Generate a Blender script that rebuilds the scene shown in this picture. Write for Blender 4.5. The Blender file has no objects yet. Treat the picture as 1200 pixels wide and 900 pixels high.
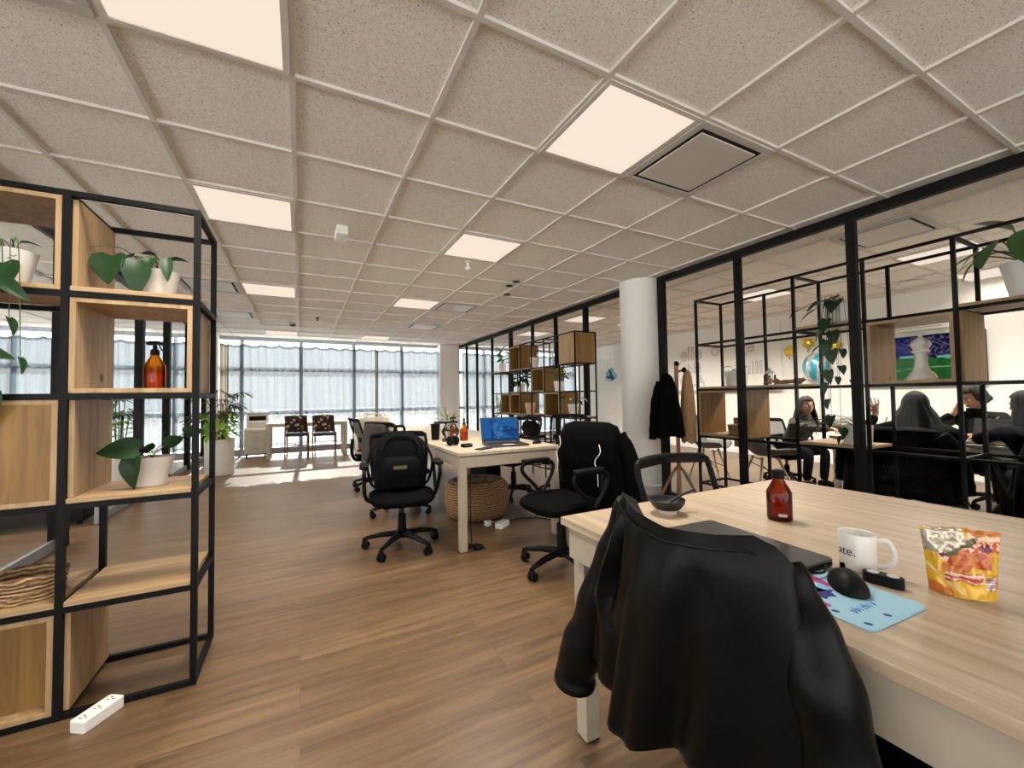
import bpy, bmesh, math, random
from mathutils import Vector, Matrix, Euler, noise as mnoise
PI = math.pi
S = bpy.context.scene
C = S.collection
rnd = random.Random(7)
sin, cos, R = math.sin, math.cos, math.radians

# ------------------------------------------------------------------ materials
def nt(name):
    m = bpy.data.materials.new(name); m.use_nodes = True
    t = m.node_tree; t.nodes.clear()
    o = t.nodes.new('ShaderNodeOutputMaterial')
    return m, t, o
def N(t, typ, **kw):
    n = t.nodes.new(typ)
    for k, v in kw.items():
        if k in n.inputs: n.inputs[k].default_value = v
        else: setattr(n, k, v)
    return n
def rgba(c): return (c[0], c[1], c[2], 1.0)
def mat(name, col, rough=.5, metal=0, var=.0, scale=8, bump=0, bscale=60, spec=.5, sheen=0, trans=0):
    m, t, o = nt(name)
    b = N(t, 'ShaderNodeBsdfPrincipled', Roughness=rough, Metallic=metal)
    b.inputs['Base Color'].default_value = rgba(col)
    b.inputs['Specular IOR Level'].default_value = spec
    if sheen: b.inputs['Sheen Weight'].default_value = sheen
    t.links.new(b.outputs[0], o.inputs[0])
    tc = N(t, 'ShaderNodeTexCoord')
    nz = N(t, 'ShaderNodeTexNoise', Scale=scale, Detail=4.0)
    t.links.new(tc.outputs['Object'], nz.inputs['Vector'])
    mx = N(t, 'ShaderNodeMix', data_type='RGBA')
    v = max(var, .02)
    mx.inputs[6].default_value = rgba([max(0, c*(1-v)) for c in col]); mx.inputs[7].default_value = rgba([min(1, c*(1+v)) for c in col])
    t.links.new(nz.outputs[0], mx.inputs[0]); t.links.new(mx.outputs[2], b.inputs['Base Color'])
    if bump:
        n2 = N(t, 'ShaderNodeTexNoise', Scale=bscale, Detail=3.0)
        t.links.new(tc.outputs['Object'], n2.inputs['Vector'])
        bp = N(t, 'ShaderNodeBump', Strength=bump, Distance=.01)
        t.links.new(n2.outputs[0], bp.inputs['Height']); t.links.new(bp.outputs[0], b.inputs['Normal'])
    return m
def wood(name, c1, c2, axis=0, scale=3.0, rough=.5, stretch=14, knots=False):
    m, t, o = nt(name)
    b = N(t, 'ShaderNodeBsdfPrincipled', Roughness=rough)
    tc = N(t, 'ShaderNodeTexCoord'); mp = N(t, 'ShaderNodeMapping')
    s = [scale*stretch]*3; s[axis] = scale
    mp.inputs['Scale'].default_value = s
    nz = N(t, 'ShaderNodeTexNoise', Scale=1.0, Detail=6.0, Roughness=.6, Distortion=.6)
    t.links.new(tc.outputs['Object'], mp.inputs[0]); t.links.new(mp.outputs[0], nz.inputs['Vector'])
    r = N(t, 'ShaderNodeValToRGB')
    r.color_ramp.elements[0].position = .32; r.color_ramp.elements[0].color = rgba(c1)
    r.color_ramp.elements[1].position = .68; r.color_ramp.elements[1].color = rgba(c2)
    t.links.new(nz.outputs[0], r.inputs[0])
    out = r.outputs[0]
    if knots:
        vo = N(t, 'ShaderNodeTexVoronoi', Scale=3.2)
        t.links.new(tc.outputs['Object'], vo.inputs['Vector'])
        r2 = N(t, 'ShaderNodeValToRGB')
        r2.color_ramp.elements[0].position = .03; r2.color_ramp.elements[0].color = (.16, .06, .015, 1)
        r2.color_ramp.elements[1].position = .085; r2.color_ramp.elements[1].color = (1, 1, 1, 1)
        t.links.new(vo.outputs['Distance'], r2.inputs[0])
        mu = N(t, 'ShaderNodeMix', data_type='RGBA', blend_type='MULTIPLY'); mu.inputs[0].default_value = 1
        t.links.new(out, mu.inputs[6]); t.links.new(r2.outputs[0], mu.inputs[7]); out = mu.outputs[2]
    t.links.new(out, b.inputs['Base Color'])
    bp = N(t, 'ShaderNodeBump', Strength=.12, Distance=.004)
    t.links.new(nz.outputs[0], bp.inputs['Height']); t.links.new(bp.outputs[0], b.inputs['Normal'])
    t.links.new(b.outputs[0], o.inputs[0])
    return m
def floor_mat():
    m, t, o = nt('oak_plank_floor')
    b = N(t, 'ShaderNodeBsdfPrincipled', Roughness=.36)
    b.inputs['Specular IOR Level'].default_value = .55
    tc = N(t, 'ShaderNodeTexCoord')
    br = N(t, 'ShaderNodeTexBrick', Scale=1.0)
    br.offset = .37; br.inputs['Brick Width'].default_value = 1.25; br.inputs['Row Height'].default_value = .16
    br.inputs['Mortar Size'].default_value = .0012; br.inputs['Mortar Smooth'].default_value = .2; br.inputs['Bias'].default_value = .0
    br.inputs['Color1'].default_value = (.0, .0, .0, 1); br.inputs['Color2'].default_value = (1, 1, 1, 1); br.inputs['Mortar'].default_value = (.4, .4, .4, 1)
    t.links.new(tc.outputs['Object'], br.inputs['Vector'])
    mp = N(t, 'ShaderNodeMapping'); mp.inputs['Scale'].default_value = (1.6, 22, 1)
    t.links.new(tc.outputs['Object'], mp.inputs[0])
    ad = N(t, 'ShaderNodeVectorMath', operation='ADD')
    sc = N(t, 'ShaderNodeVectorMath', operation='SCALE'); sc.inputs['Scale'].default_value = 7.0
    t.links.new(br.outputs['Color'], sc.inputs[0]); t.links.new(mp.outputs[0], ad.inputs[0]); t.links.new(sc.outputs[0], ad.inputs[1])
    nz = N(t, 'ShaderNodeTexNoise', Scale=1.0, Detail=7.0, Roughness=.65, Distortion=.5)
    t.links.new(ad.outputs[0], nz.inputs['Vector'])
    r = N(t, 'ShaderNodeValToRGB')
    r.color_ramp.elements[0].position = .34; r.color_ramp.elements[0].color = (.085, .046, .021, 1)
    r.color_ramp.elements[1].position = .68; r.color_ramp.elements[1].color = (.190, .115, .058, 1)
    t.links.new(nz.outputs[0], r.inputs[0])
    mu = N(t, 'ShaderNodeMix', data_type='RGBA', blend_type='MULTIPLY'); mu.inputs[0].default_value = 1
    r3 = N(t, 'ShaderNodeValToRGB')
    r3.color_ramp.elements[0].color = (.80, .79, .78, 1); r3.color_ramp.elements[1].color = (1.0, 1, 1, 1)
    t.links.new(br.outputs['Color'], r3.inputs[0])
    t.links.new(r.outputs[0], mu.inputs[6]); t.links.new(r3.outputs[0], mu.inputs[7])
    mm = N(t, 'ShaderNodeMix', data_type='RGBA'); mm.inputs[7].default_value = (.09, .05, .03, 1)
    mf = N(t, 'ShaderNodeMath', operation='MULTIPLY'); mf.inputs[1].default_value = .7
    t.links.new(br.outputs['Fac'], mf.inputs[0]); t.links.new(mf.outputs[0], mm.inputs[0])
    t.links.new(mu.outputs[2], mm.inputs[6]); t.links.new(mm.outputs[2], b.inputs['Base Color'])
    bp = N(t, 'ShaderNodeBump', Strength=.15, Distance=.004)
    t.links.new(nz.outputs[0], bp.inputs['Height']); t.links.new(bp.outputs[0], b.inputs['Normal'])
    t.links.new(b.outputs[0], o.inputs[0])
    return m
def tile_mat():
    m, t, o = nt('mineral_ceiling_tile')
    b = N(t, 'ShaderNodeBsdfPrincipled', Roughness=.9)
    tc = N(t, 'ShaderNodeTexCoord')
    nz = N(t, 'ShaderNodeTexNoise', Scale=150.0, Detail=2.0, Roughness=.7)
    n2 = N(t, 'ShaderNodeTexNoise', Scale=60.0, Detail=3.0, Roughness=.6)
    t.links.new(tc.outputs['Object'], nz.inputs['Vector']); t.links.new(tc.outputs['Object'], n2.inputs['Vector'])
    r = N(t, 'ShaderNodeValToRGB')
    r.color_ramp.elements[0].position = .30; r.color_ramp.elements[0].color = (.16, .13, .10, 1)
    r.color_ramp.elements[1].position = .40; r.color_ramp.elements[1].color = (.90, .875, .835, 1)
    t.links.new(nz.outputs[0], r.inputs[0])
    r2 = N(t, 'ShaderNodeValToRGB')
    r2.color_ramp.elements[0].position = .3; r2.color_ramp.elements[0].color = (.86, .86, .86, 1)
    r2.color_ramp.elements[1].position = .7; r2.color_ramp.elements[1].color = (1, 1, 1, 1)
    t.links.new(n2.outputs[0], r2.inputs[0])
    mu = N(t, 'ShaderNodeMix', data_type='RGBA', blend_type='MULTIPLY'); mu.inputs[0].default_value = 1
    t.links.new(r.outputs[0], mu.inputs[6]); t.links.new(r2.outputs[0], mu.inputs[7]); t.links.new(mu.outputs[2], b.inputs['Base Color'])
    bp = N(t, 'ShaderNodeBump', Strength=.3, Distance=.003)
    t.links.new(nz.outputs[0], bp.inputs['Height']); t.links.new(bp.outputs[0], b.inputs['Normal'])
    t.links.new(b.outputs[0], o.inputs[0])
    return m
def glass_mat(name, tint=(1, 1, 1), refl=1.0, rough=.0):
    m, t, o = nt(name)
    tr = N(t, 'ShaderNodeBsdfTransparent'); tr.inputs[0].default_value = rgba(tint)
    gl = N(t, 'ShaderNodeBsdfGlossy', Roughness=rough)
    lw = N(t, 'ShaderNodeFresnel', IOR=1.45)
    mu = N(t, 'ShaderNodeMath', operation='MULTIPLY'); mu.inputs[1].default_value = refl
    mx = N(t, 'ShaderNodeMixShader')
    t.links.new(lw.outputs[0], mu.inputs[0]); t.links.new(mu.outputs[0], mx.inputs[0])
    t.links.new(tr.outputs[0], mx.inputs[1]); t.links.new(gl.outputs[0], mx.inputs[2]); t.links.new(mx.outputs[0], o.inputs[0])
    return m
def see_through(name, col, trans=.5, translucent=False, lucent=.6):
    m, t, o = nt(name)
    df = N(t, 'ShaderNodeBsdfDiffuse'); df.inputs[0].default_value = rgba(col)
    sh = df.outputs[0]
    if translucent:
        tl = N(t, 'ShaderNodeBsdfTranslucent'); tl.inputs[0].default_value = rgba(col)
        m1 = N(t, 'ShaderNodeMixShader'); m1.inputs[0].default_value = lucent
        t.links.new(df.outputs[0], m1.inputs[1]); t.links.new(tl.outputs[0], m1.inputs[2]); sh = m1.outputs[0]
    tr = N(t, 'ShaderNodeBsdfTransparent')
    tc = N(t, 'ShaderNodeTexCoord'); nz = N(t, 'ShaderNodeTexNoise', Scale=30.0, Detail=2.0)
    t.links.new(tc.outputs['Object'], nz.inputs['Vector'])
    ma = N(t, 'ShaderNodeMapRange'); ma.inputs[3].default_value = trans*.9; ma.inputs[4].default_value = trans*1.1
    t.links.new(nz.outputs[0], ma.inputs[0])
    m2 = N(t, 'ShaderNodeMixShader')
    t.links.new(ma.outputs[0], m2.inputs[0]); t.links.new(sh, m2.inputs[1]); t.links.new(tr.outputs[0], m2.inputs[2]); t.links.new(m2.outputs[0], o.inputs[0])
    return m
def emis(name, col, s):
    m, t, o = nt(name)
    e = N(t, 'ShaderNodeEmission', Strength=s); e.inputs[0].default_value = rgba(col)
    t.links.new(e.outputs[0], o.inputs[0])
    return m
def flower_mat():
    m, t, o = nt('brown_white_flower_fabric')
    b = N(t, 'ShaderNodeBsdfPrincipled', Roughness=.85)
    tc = N(t, 'ShaderNodeTexCoord'); vo = N(t, 'ShaderNodeTexVoronoi', Scale=13.0)
    t.links.new(tc.outputs['Object'], vo.inputs['Vector'])
    r = N(t, 'ShaderNodeValToRGB'); e = r.color_ramp.elements
    e[0].position = .30; e[0].color = (.62, .56, .46, 1); e[1].position = .42; e[1].color = (.05, .022, .016, 1)
    t.links.new(vo.outputs['Distance'], r.inputs[0]); t.links.new(r.outputs[0], b.inputs['Base Color']); t.links.new(b.outputs[0], o.inputs[0])
    return m
def weave(name, c1, c2, sc=90):
    m, t, o = nt(name)
    b = N(t, 'ShaderNodeBsdfPrincipled', Roughness=.75)
    tc = N(t, 'ShaderNodeTexCoord')
    ch = N(t, 'ShaderNodeTexNoise', Scale=float(sc), Detail=3.0)
    wv = N(t, 'ShaderNodeTexWave', Scale=sc/4, Distortion=6.0, bands_direction='Z')
    t.links.new(tc.outputs['Object'], wv.inputs['Vector']); t.links.new(tc.outputs['Object'], ch.inputs['Vector'])
    a = N(t, 'ShaderNodeMath', operation='MULTIPLY'); t.links.new(wv.outputs['Fac'], a.inputs[0]); t.links.new(ch.outputs[0], a.inputs[1])
    r = N(t, 'ShaderNodeValToRGB'); r.color_ramp.elements[0].color = rgba(c1); r.color_ramp.elements[1].color = rgba(c2)
    r.color_ramp.elements[1].position = .5
    t.links.new(a.outputs[0], r.inputs[0]); t.links.new(r.outputs[0], b.inputs['Base Color'])
    bp = N(t, 'ShaderNodeBump', Strength=.6, Distance=.006); t.links.new(a.outputs[0], bp.inputs['Height']); t.links.new(bp.outputs[0], b.inputs['Normal'])
    t.links.new(b.outputs[0], o.inputs[0])
    return m

M = dict(
    floor=floor_mat(), tile=tile_mat(),
    grid=mat('white_ceiling_grid', (.64, .61, .57), .5),
    black=mat('black_painted_steel', (.005, .005, .0055), .5, 0, .1, 20, spec=.14),
    blackplas=mat('black_nylon', (.005, .005, .0055), .5, 0, .1, 30, spec=.14),
    fabric=mat('black_seat_fabric', (.002, .002, .0023), .9, 0, .2, 90, .3, 300, .05),
    mesh=see_through('black_back_mesh', (.005, .005, .006), .42),
    meshlight=see_through('open_back_mesh', (.03, .028, .026), .78),
    leather=mat('black_leather', (.0018, .0019, .0019), .38, 0, .2, 12, .05, 220, .15),
    cloth_black=mat('black_cloth', (.0016, .0016, .0018), .85, 0, .2, 40, .3, 160, .05),
    nylon=mat('navy_black_nylon', (.0018, .002, .003), .7, 0, .2, 40, .3, 200, .08),
    white=mat('white_paint', (.78, .77, .75), .55, 0, .03, 3),
    wallwarm=mat('off_white_wall', (.84, .82, .78), .7, 0, .03, 2),
    whiteplas=mat('white_plastic', (.80, .79, .76), .35),
    ceramic=mat('white_ceramic', (.80, .78, .75), .25, 0, .03, 6),
    stoneware=mat('matt_white_stoneware', (.72, .69, .65), .6, 0, .05, 10),
    pinkpot=mat('pink_clay', (.62, .42, .34), .7, 0, .05, 10),
    greyalu=mat('grey_aluminium', (.30, .31, .33), .35, .7),
    steel=mat('brushed_steel', (.55, .55, .56), .3, .9),
    frame_white=mat('window_frame_grey', (.40, .45, .50), .5),
    oakX=wood('pine_board_x', (.29, .175, .08), (.47, .32, .17), 0, 2.2),
    oakY=wood('pine_board_y', (.29, .175, .08), (.47, .32, .17), 1, 2.2),
    pineshade=wood('shaded_pine_panel', (.165, .08, .017), (.28, .15, .04), 2, 2.0, knots=True),  # darker copy of the pine boards, shade of the boxes put into the colour
    oakZ=wood('pine_board_z', (.29, .175, .08), (.47, .32, .17), 2, 2.2, knots=True),
    desk=wood('pale_oak_laminate', (.33, .245, .165), (.50, .40, .29), 1, 1.3, .42, 26),
    desk2=wood('pale_laminate_table', (.42, .35, .26), (.54, .47, .37), 1, 1.3, .4, 22),
    apron=mat('cream_laminate', (.38, .325, .255), .5, 0, .04, 5),
    greige=mat('beige_laminate', (.58, .52, .42), .5, 0, .04, 5),
    redwood=wood('reddish_pole_wood', (.16, .06, .03), (.30, .14, .07), 2, 3),
    leaf=mat('dark_green_leaf', (.012, .040, .012), .42, 0, .5, 14, spec=.3),
    leaf2=mat('mid_green_leaf', (.045, .115, .028), .4, 0, .5, 14),
    lime=mat('lime_green_leaf', (.34, .58, .08), .45, 0, .4, 14),
    pale=mat('pale_green_leaf', (.30, .36, .20), .5, 0, .4, 14),
    stem=mat('green_stem', (.07, .10, .03), .6),
    soil=mat('potting_soil', (.03, .02, .013), .95, 0, .4, 60, .5),
    wicker=weave('natural_wicker', (.12, .06, .025), (.56, .37, .19), 80),
    pouf=weave('brown_woven_raffia', (.09, .04, .015), (.36, .20, .09), 60),
    glass=glass_mat('clear_glass', (.97, .98, .98), .10),
    cleargl=glass_mat('jar_glass', (.92, .93, .93), 1.0),
    amber=glass_mat('amber_glass', (.86, .42, .07), .8, .03),
    liquid=glass_mat('amber_liquid', (.80, .42, .10), .1),
    sheer=see_through('sheer_white_voile', (.072, .090, .108), .11, True, .70),
    sheer_hem=see_through('gathered_voile_hem', (.075, .09, .105), .40, True, .65),
    curtain_beige=see_through('beige_side_curtain', (.20, .175, .14), .02, True, .35),
    panel=emis('lamp_diffuser', (1.0, .84, .70), .46),
    laptop=mat('grey_laptop_shell', (.045, .043, .041), .38, .3),
    dark=mat('dark_recess', (.012, .011, .010), .8),
    grille=mat('satin_air_plate', (.60, .57, .53), .35),
    ventgrey=mat('grey_vent_frame', (.50, .48, .45), .5),
    skin=mat('skin_tone', (.36, .19, .12), .5, 0, .1, 10),
    hair=mat('dark_brown_hair', (.008, .006, .005), .75, 0, .4, 40, .4, 120, .2),
    hairbrown=mat('brown_hair', (.045, .026, .016), .7, 0, .4, 40, .4, 120, .25),
    cloth_grey=mat('grey_brown_wool', (.050, .044, .034), .9, 0, .3, 50, .3, 200),
    trouser=mat('dark_trousers', (.007, .007, .009), .9, 0, .2, 40, spec=.15),
    eyewhite=mat('eye_white', (.7, .68, .65), .3), eyedark=mat('eye_dark', (.01, .008, .007), .2),
    lip=mat('lip_red', (.30, .09, .07), .5), brow=mat('brow_dark', (.02, .012, .01), .7),
    shellgrey=mat('grey_shell_plastic', (.13, .125, .115), .5), shellwhite=mat('white_shell_plastic', (.40, .39, .36), .4),
    legwood=mat('beech_leg', (.45, .30, .16), .5, 0, .2, 20),
    tan=mat('tan_canvas', (.30, .18, .08), .9, 0, .2, 40),
    yellowfoil=mat('gold_foil', (.75, .55, .06), .25, .5), bluefoil=mat('turquoise_foil', (.05, .38, .52), .3, .3), silverfoil=mat('silver_foil', (.62, .66, .70), .25, .5),
    padblue=mat('pale_blue_mat', (.30, .52, .66), .7, 0, .05, 40), padnavy=mat('navy_print', (.015, .025, .17), .7), padpink=mat('magenta_print', (.40, .03, .22), .7), padmid=mat('mid_blue_print', (.06, .22, .50), .7), padsky=mat('sky_print', (.20, .48, .75), .7),
    amberdark=glass_mat('dark_amber_glass', (.50, .15, .03), .8, .03),
    pyellow=mat('yellow_pouch_film', (.72, .42, .03), .28, .1, .2, 30, .3, 30), porange=mat('orange_print', (.55, .17, .03), .3, .1, .3, 40, .3, 30), psilver=mat('silver_pouch_film', (.50, .44, .36), .25, .5, .2, 40, .4, 40), polive=mat('olive_print', (.10, .09, .03), .4, 0, .3, 60), pred=mat('red_print', (.45, .06, .03), .35, 0, .2, 40), ppink=mat('cream_print', (.80, .55, .40), .35), ppurple=mat('purple_print', (.16, .02, .06), .4),
    print_black=mat('black_ink', (.008, .008, .008), .5), print_white=mat('white_ink', (.8, .75, .7), .5), ink_red=mat('faint_red_marker', (.52, .45, .41), .6), ink_blue=mat('faint_grey_marker', (.46, .47, .45), .6), ink_sky=mat('blue_marker_paint', (.22, .50, .80), .6),
    orange=mat('orange_plastic', (.8, .22, .03), .4), red=mat('red_cloth', (.45, .02, .03), .7), cream=mat('cream_canvas', (.66, .60, .50), .85, 0, .25, 25),
    stripe=mat('brown_striped_cloth', (.22, .09, .05), .85, 0, .3, 30), pattern=mat('dark_floral_fabric', (.035, .026, .022), .85, 0, .95, 34), floral=flower_mat(),
    ground=mat('outdoor_paving', (.86, .84, .80), .9, 0, .1, 1),
)

# ------------------------------------------------------------------ geometry helpers
def V(*a): return Vector(a)
def box(bm, x0, x1, y0, y1, z0, z1, mi=0):
    vs = [bm.verts.new((x, y, z)) for z in (z0, z1) for y in (y0, y1) for x in (x0, x1)]
    for f in ((0, 2, 3, 1), (4, 5, 7, 6), (0, 1, 5, 4), (2, 6, 7, 3), (0, 4, 6, 2), (1, 3, 7, 5)):
        bm.faces.new([vs[i] for i in f]).material_index = mi
    return vs
def bar(bm, a, b, w=.02, h=None, up=None, mi=0):
    a, b = Vector(a), Vector(b); h = h or w
    d = (b-a).normalized(); u = Vector(up) if up else (V(0, 0, 1) if abs(d.z) < .9 else V(0, 1, 0))
    s = d.cross(u).normalized(); u = s.cross(d).normalized()
    vs = [bm.verts.new(p+s*i*w/2+u*j*h/2) for p in (a, b) for j in (-1, 1) for i in (-1, 1)]
    for f in ((0, 1, 3, 2), (4, 6, 7, 5), (0, 4, 5, 1), (2, 3, 7, 6), (0, 2, 6, 4), (1, 5, 7, 3)):
        bm.faces.new([vs[i] for i in f]).material_index = mi
def spline(pts, n=6, closed=False):
    P = [Vector(p) for p in pts]; out = []
    L = len(P)
    for i in range(L if closed else L-1):
        p0 = P[(i-1) % L] if closed or i > 0 else P[0]; p1 = P[i]; p2 = P[(i+1) % L]; p3 = P[(i+2) % L] if closed or i+2 < L else P[-1]
        for k in range(n):
            t = k/n
            out.append(.5*((2*p1)+(p2-p0)*t+(2*p0-5*p1+4*p2-p3)*t*t+(3*p1-p0-3*p2+p3)*t**3))
    if not closed: out.append(P[-1])
    return out
def tube(bm, pts, r, n=8, closed=False, caps=True, flat=1.0, mi=0):
    P = [Vector(p) for p in pts]; L = len(P)
    rr = r if hasattr(r, '__len__') else [r]*L
    if len(rr) != L:
        rr = [rr[0]+(rr[-1]-rr[0])*i/(L-1) for i in range(L)] if len(rr) == 2 else [rr[min(len(rr)-1, int(i*len(rr)/L))] for i in range(L)]
    rings = []; prev = None
    for i in range(L):
        if closed: d = P[(i+1) % L]-P[i-1]
        else: d = P[min(i+1, L-1)]-P[max(i-1, 0)]
        d = d.normalized() if d.length > 1e-9 else V(0, 0, 1)
        if prev is None:
            u = V(0, 0, 1) if abs(d.z) < .9 else V(1, 0, 0)
            u = (u-d*u.dot(d)).normalized()
        else:
            u = prev-d*prev.dot(d); u = u.normalized() if u.length > 1e-6 else V(1, 0, 0)
        prev = u; w = d.cross(u)
        rings.append([bm.verts.new(P[i]+u*rr[i]*cos(2*PI*k/n)*flat+w*rr[i]*sin(2*PI*k/n)) for k in range(n)])
    for i in range(L if closed else L-1):
        A, B = rings[i], rings[(i+1) % L]
        for k in range(n): bm.faces.new((A[k], A[(k+1) % n], B[(k+1) % n], B[k])).material_index = mi
    if caps and not closed:
        bm.faces.new(rings[0][::-1]).material_index = mi; bm.faces.new(rings[-1]).material_index = mi
def lathe(bm, prof, n=24, c=(0, 0, 0), sx=1, sy=1, rib=0, ribn=0, mi=0, cap=True):
    rings = []
    for r, z in prof:
        rings.append([bm.verts.new((c[0]+r*(1+rib*abs(cos(ribn*PI*k/n)))*cos(2*PI*k/n)*sx, c[1]+r*(1+rib*abs(cos(ribn*PI*k/n)))*sin(2*PI*k/n)*sy, c[2]+z)) for k in range(n)])
    for A, B in zip(rings, rings[1:]):
        for k in range(n): bm.faces.new((A[k], A[(k+1) % n], B[(k+1) % n], B[k])).material_index = mi
    if cap:
        for ring, rv in ((rings[0], True), (rings[-1], False)):
            if (ring[0].co-ring[n//2].co).length > 1e-5: bm.faces.new(ring[::-1] if rv else ring).material_index = mi
def grid(bm, rows, mi=None, closed=False):
    vs = [[bm.verts.new(p) for p in r] for r in rows]
    for i in range(len(vs)-1):
        n = len(vs[i])
        for j in range(n if closed else n-1):
            f = bm.faces.new((vs[i][j], vs[i][(j+1) % n], vs[i+1][(j+1) % n], vs[i+1][j]))
            if mi: f.material_index = mi(i/(len(vs)-1), j/(n-1))
    return vs
def ell(bm, c, r, n=14, m=10, rot=None):
    q = rot or Matrix.Identity(3); c = Vector(c)
    rows = []
    top = bm.verts.new(c+q@V(0, 0, r[2])); bot = bm.verts.new(c+q@V(0, 0, -r[2]))
    for i in range(1, m):
        a = PI*i/m
        rows.append([bm.verts.new(c+q@V(r[0]*sin(a)*cos(2*PI*k/n), r[1]*sin(a)*sin(2*PI*k/n), r[2]*cos(a))) for k in range(n)])
    for k in range(n):
        bm.faces.new((top, rows[0][k], rows[0][(k+1) % n])); bm.faces.new((bot, rows[-1][(k+1) % n], rows[-1][k]))
    for A, B in zip(rows, rows[1:]):
        for k in range(n): bm.faces.new((A[k], B[k], B[(k+1) % n], A[(k+1) % n]))
def poly_prism(bm, pts, z0, z1, mi=0):
    a = [bm.verts.new((x, y, z0)) for x, y in pts]; b = [bm.verts.new((x, y, z1)) for x, y in pts]
    n = len(pts)
    bm.faces.new(a[::-1]).material_index = mi; bm.faces.new(b).material_index = mi
    for i in range(n): bm.faces.new((a[i], a[(i+1) % n], b[(i+1) % n], b[i])).material_index = mi
def rrect(x0, x1, y0, y1, r, n=5):
    out = []
    for cx, cy, a0 in ((x1-r, y1-r, 0), (x0+r, y1-r, 90), (x0+r, y0+r, 180), (x1-r, y0+r, 270)):
        out += [(cx+r*cos(R(a0+90*k/n)), cy+r*sin(R(a0+90*k/n))) for k in range(n+1)]
    return out
def B(): return bmesh.new()
def obj(name, bm, m, parent=None, smooth=False, bevel=0, solid=0, sub=0, label=None, mats=None):
    me = bpy.data.meshes.new(name)
    bmesh.ops.recalc_face_normals(bm, faces=bm.faces[:])
    bm.to_mesh(me); bm.free()
    for x in (mats or [m]): me.materials.append(M[x] if isinstance(x, str) else x)
    if smooth:
        me.polygons.foreach_set('use_smooth', [True]*len(me.polygons))
        try: me.set_sharp_from_angle(angle=R(42))
        except Exception: pass
    o = bpy.data.objects.new(name, me); C.objects.link(o)
    if parent: o.parent = parent
    if solid:
        md = o.modifiers.new('thickness', 'SOLIDIFY'); md.thickness = solid; md.offset = 0
    if bevel:
        md = o.modifiers.new('bevel', 'BEVEL'); md.width = bevel; md.segments = 2; md.limit_method = 'ANGLE'; md.angle_limit = R(40)
    if sub:
        md = o.modifiers.new('subsurf', 'SUBSURF'); md.levels = sub; md.render_levels = sub
    if label: o['label'] = label
    return o
def thing(name, label, cat, loc=(0, 0, 0), rz=0, group=None):
    o = bpy.data.objects.new(name, None); C.objects.link(o); o.empty_display_size = .1
    o.location = loc; o.rotation_euler = (0, 0, rz); o['label'] = label; o['category'] = cat
    if group: o['group'] = group
    return o
def tag(o, label, cat, group=None, kind=None):
    if label: o['label'] = label
    if cat: o['category'] = cat
    if group: o['group'] = group
    if kind: o['kind'] = kind
    return o
def struct(name, bm, m, **k):
    o = obj(name, bm, m, **k); o['kind'] = 'structure'; return o
def text_bm(s, size, extrude=.0004, outline=False):
    cu = bpy.data.curves.new('lettering', 'FONT'); cu.body = s; cu.size = size; cu.extrude = extrude
    cu.align_x = 'CENTER'; cu.align_y = 'CENTER'
    if outline: cu.fill_mode = 'NONE'; cu.bevel_depth = size*.022; cu.extrude = 0; cu.bevel_resolution = 0
    ob = bpy.data.objects.new('lettering', cu); C.objects.link(ob)
    dg = bpy.context.evaluated_depsgraph_get()
    me = bpy.data.meshes.new_from_object(ob.evaluated_get(dg))
    bm = B(); bm.from_mesh(me)
    bpy.data.objects.remove(ob); bpy.data.meshes.remove(me); bpy.data.curves.remove(cu)
    return bm
def xform(bm, mx): bmesh.ops.transform(bm, matrix=mx, verts=bm.verts[:]); return bm

# ------------------------------------------------------------------ room shell
GX, GY, T, HC = -.0339, 1.9426, .61, 2.533
FY = 10.45         # far window wall
PX = 3.75          # glass partition on the right
WX = 7.6           # back wall of the meeting room
LX = -6.0
BY = -3.0
bm = B(); box(bm, LX-.1, WX+.1, BY-.1, FY+.12, -.08, 0); struct('floor', bm, 'floor')
bm = B(); box(bm, LX-.1, WX+.1, BY-.1, FY+.12, HC+.012, HC+.10); struct('ceiling', bm, 'tile')
bm = B()
i0, i1, j0, j1 = -10, 13, -9, 14
for i in range(i0, i1): box(bm, GX+T*i-.012, GX+T*i+.012, BY, FY, HC-.002, HC+.012)
for j in range(j0, j1):
    y = GY+T*j
    if y < FY-.05: box(bm, LX, WX, y-.012, y+.012, HC-.0025, HC+.012)
struct('trim_1', bm, 'grid')
bm = B(); box(bm, LX, WX, BY-.1, BY, 0, .12); box(bm, LX, WX, BY-.1, BY, 2.44, HC); box(bm, 3.7, WX, BY-.1, BY, .12, 2.44)
for k in range(6): box(bm, LX+1.94*k-.06, LX+1.94*k+.06, BY-.1, BY, .12, 2.44)
struct('wall_back', bm, 'wallwarm')
for k in range(5):  # unseen rear windows, added to bring light onto the ceiling
    xa, xb = LX+1.94*k+.06, LX+1.94*(k+1)-.06
    bm = B()
    box(bm, xa, xa+.05, BY-.08, BY-.02, .12, 2.44); box(bm, xb-.05, xb, BY-.08, BY-.02, .12, 2.44); box(bm, xa+.05, xb-.05, BY-.08, BY-.02, .12, .18); box(bm, xa+.05, xb-.05, BY-.08, BY-.02, 2.38, 2.44)
    f = struct('window_%d' % (31+k), bm, 'frame_white')
    bm = B(); box(bm, xa+.05, xb-.05, BY-.055, BY-.049, .18, 2.38); obj('pane', bm, 'glass', f)
bm = B(); box(bm, WX, WX+.1, BY, FY, 0, HC); struct('wall_right', bm, 'wallwarm')
bm = B(); box(bm, LX-.1, LX, BY, FY, 0, .12); box(bm, LX-.1, LX, BY, FY, 2.44, HC); box(bm, LX-.1, LX, BY, -2.8, .12, 2.44); box(bm, LX-.1, LX, FY-.3, FY, .12, 2.44)
for k in range(1, 6): box(bm, LX-.1, LX, -2.8+k*2.158-.05, -2.8+k*2.158+.05, .12, 2.44)
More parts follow.
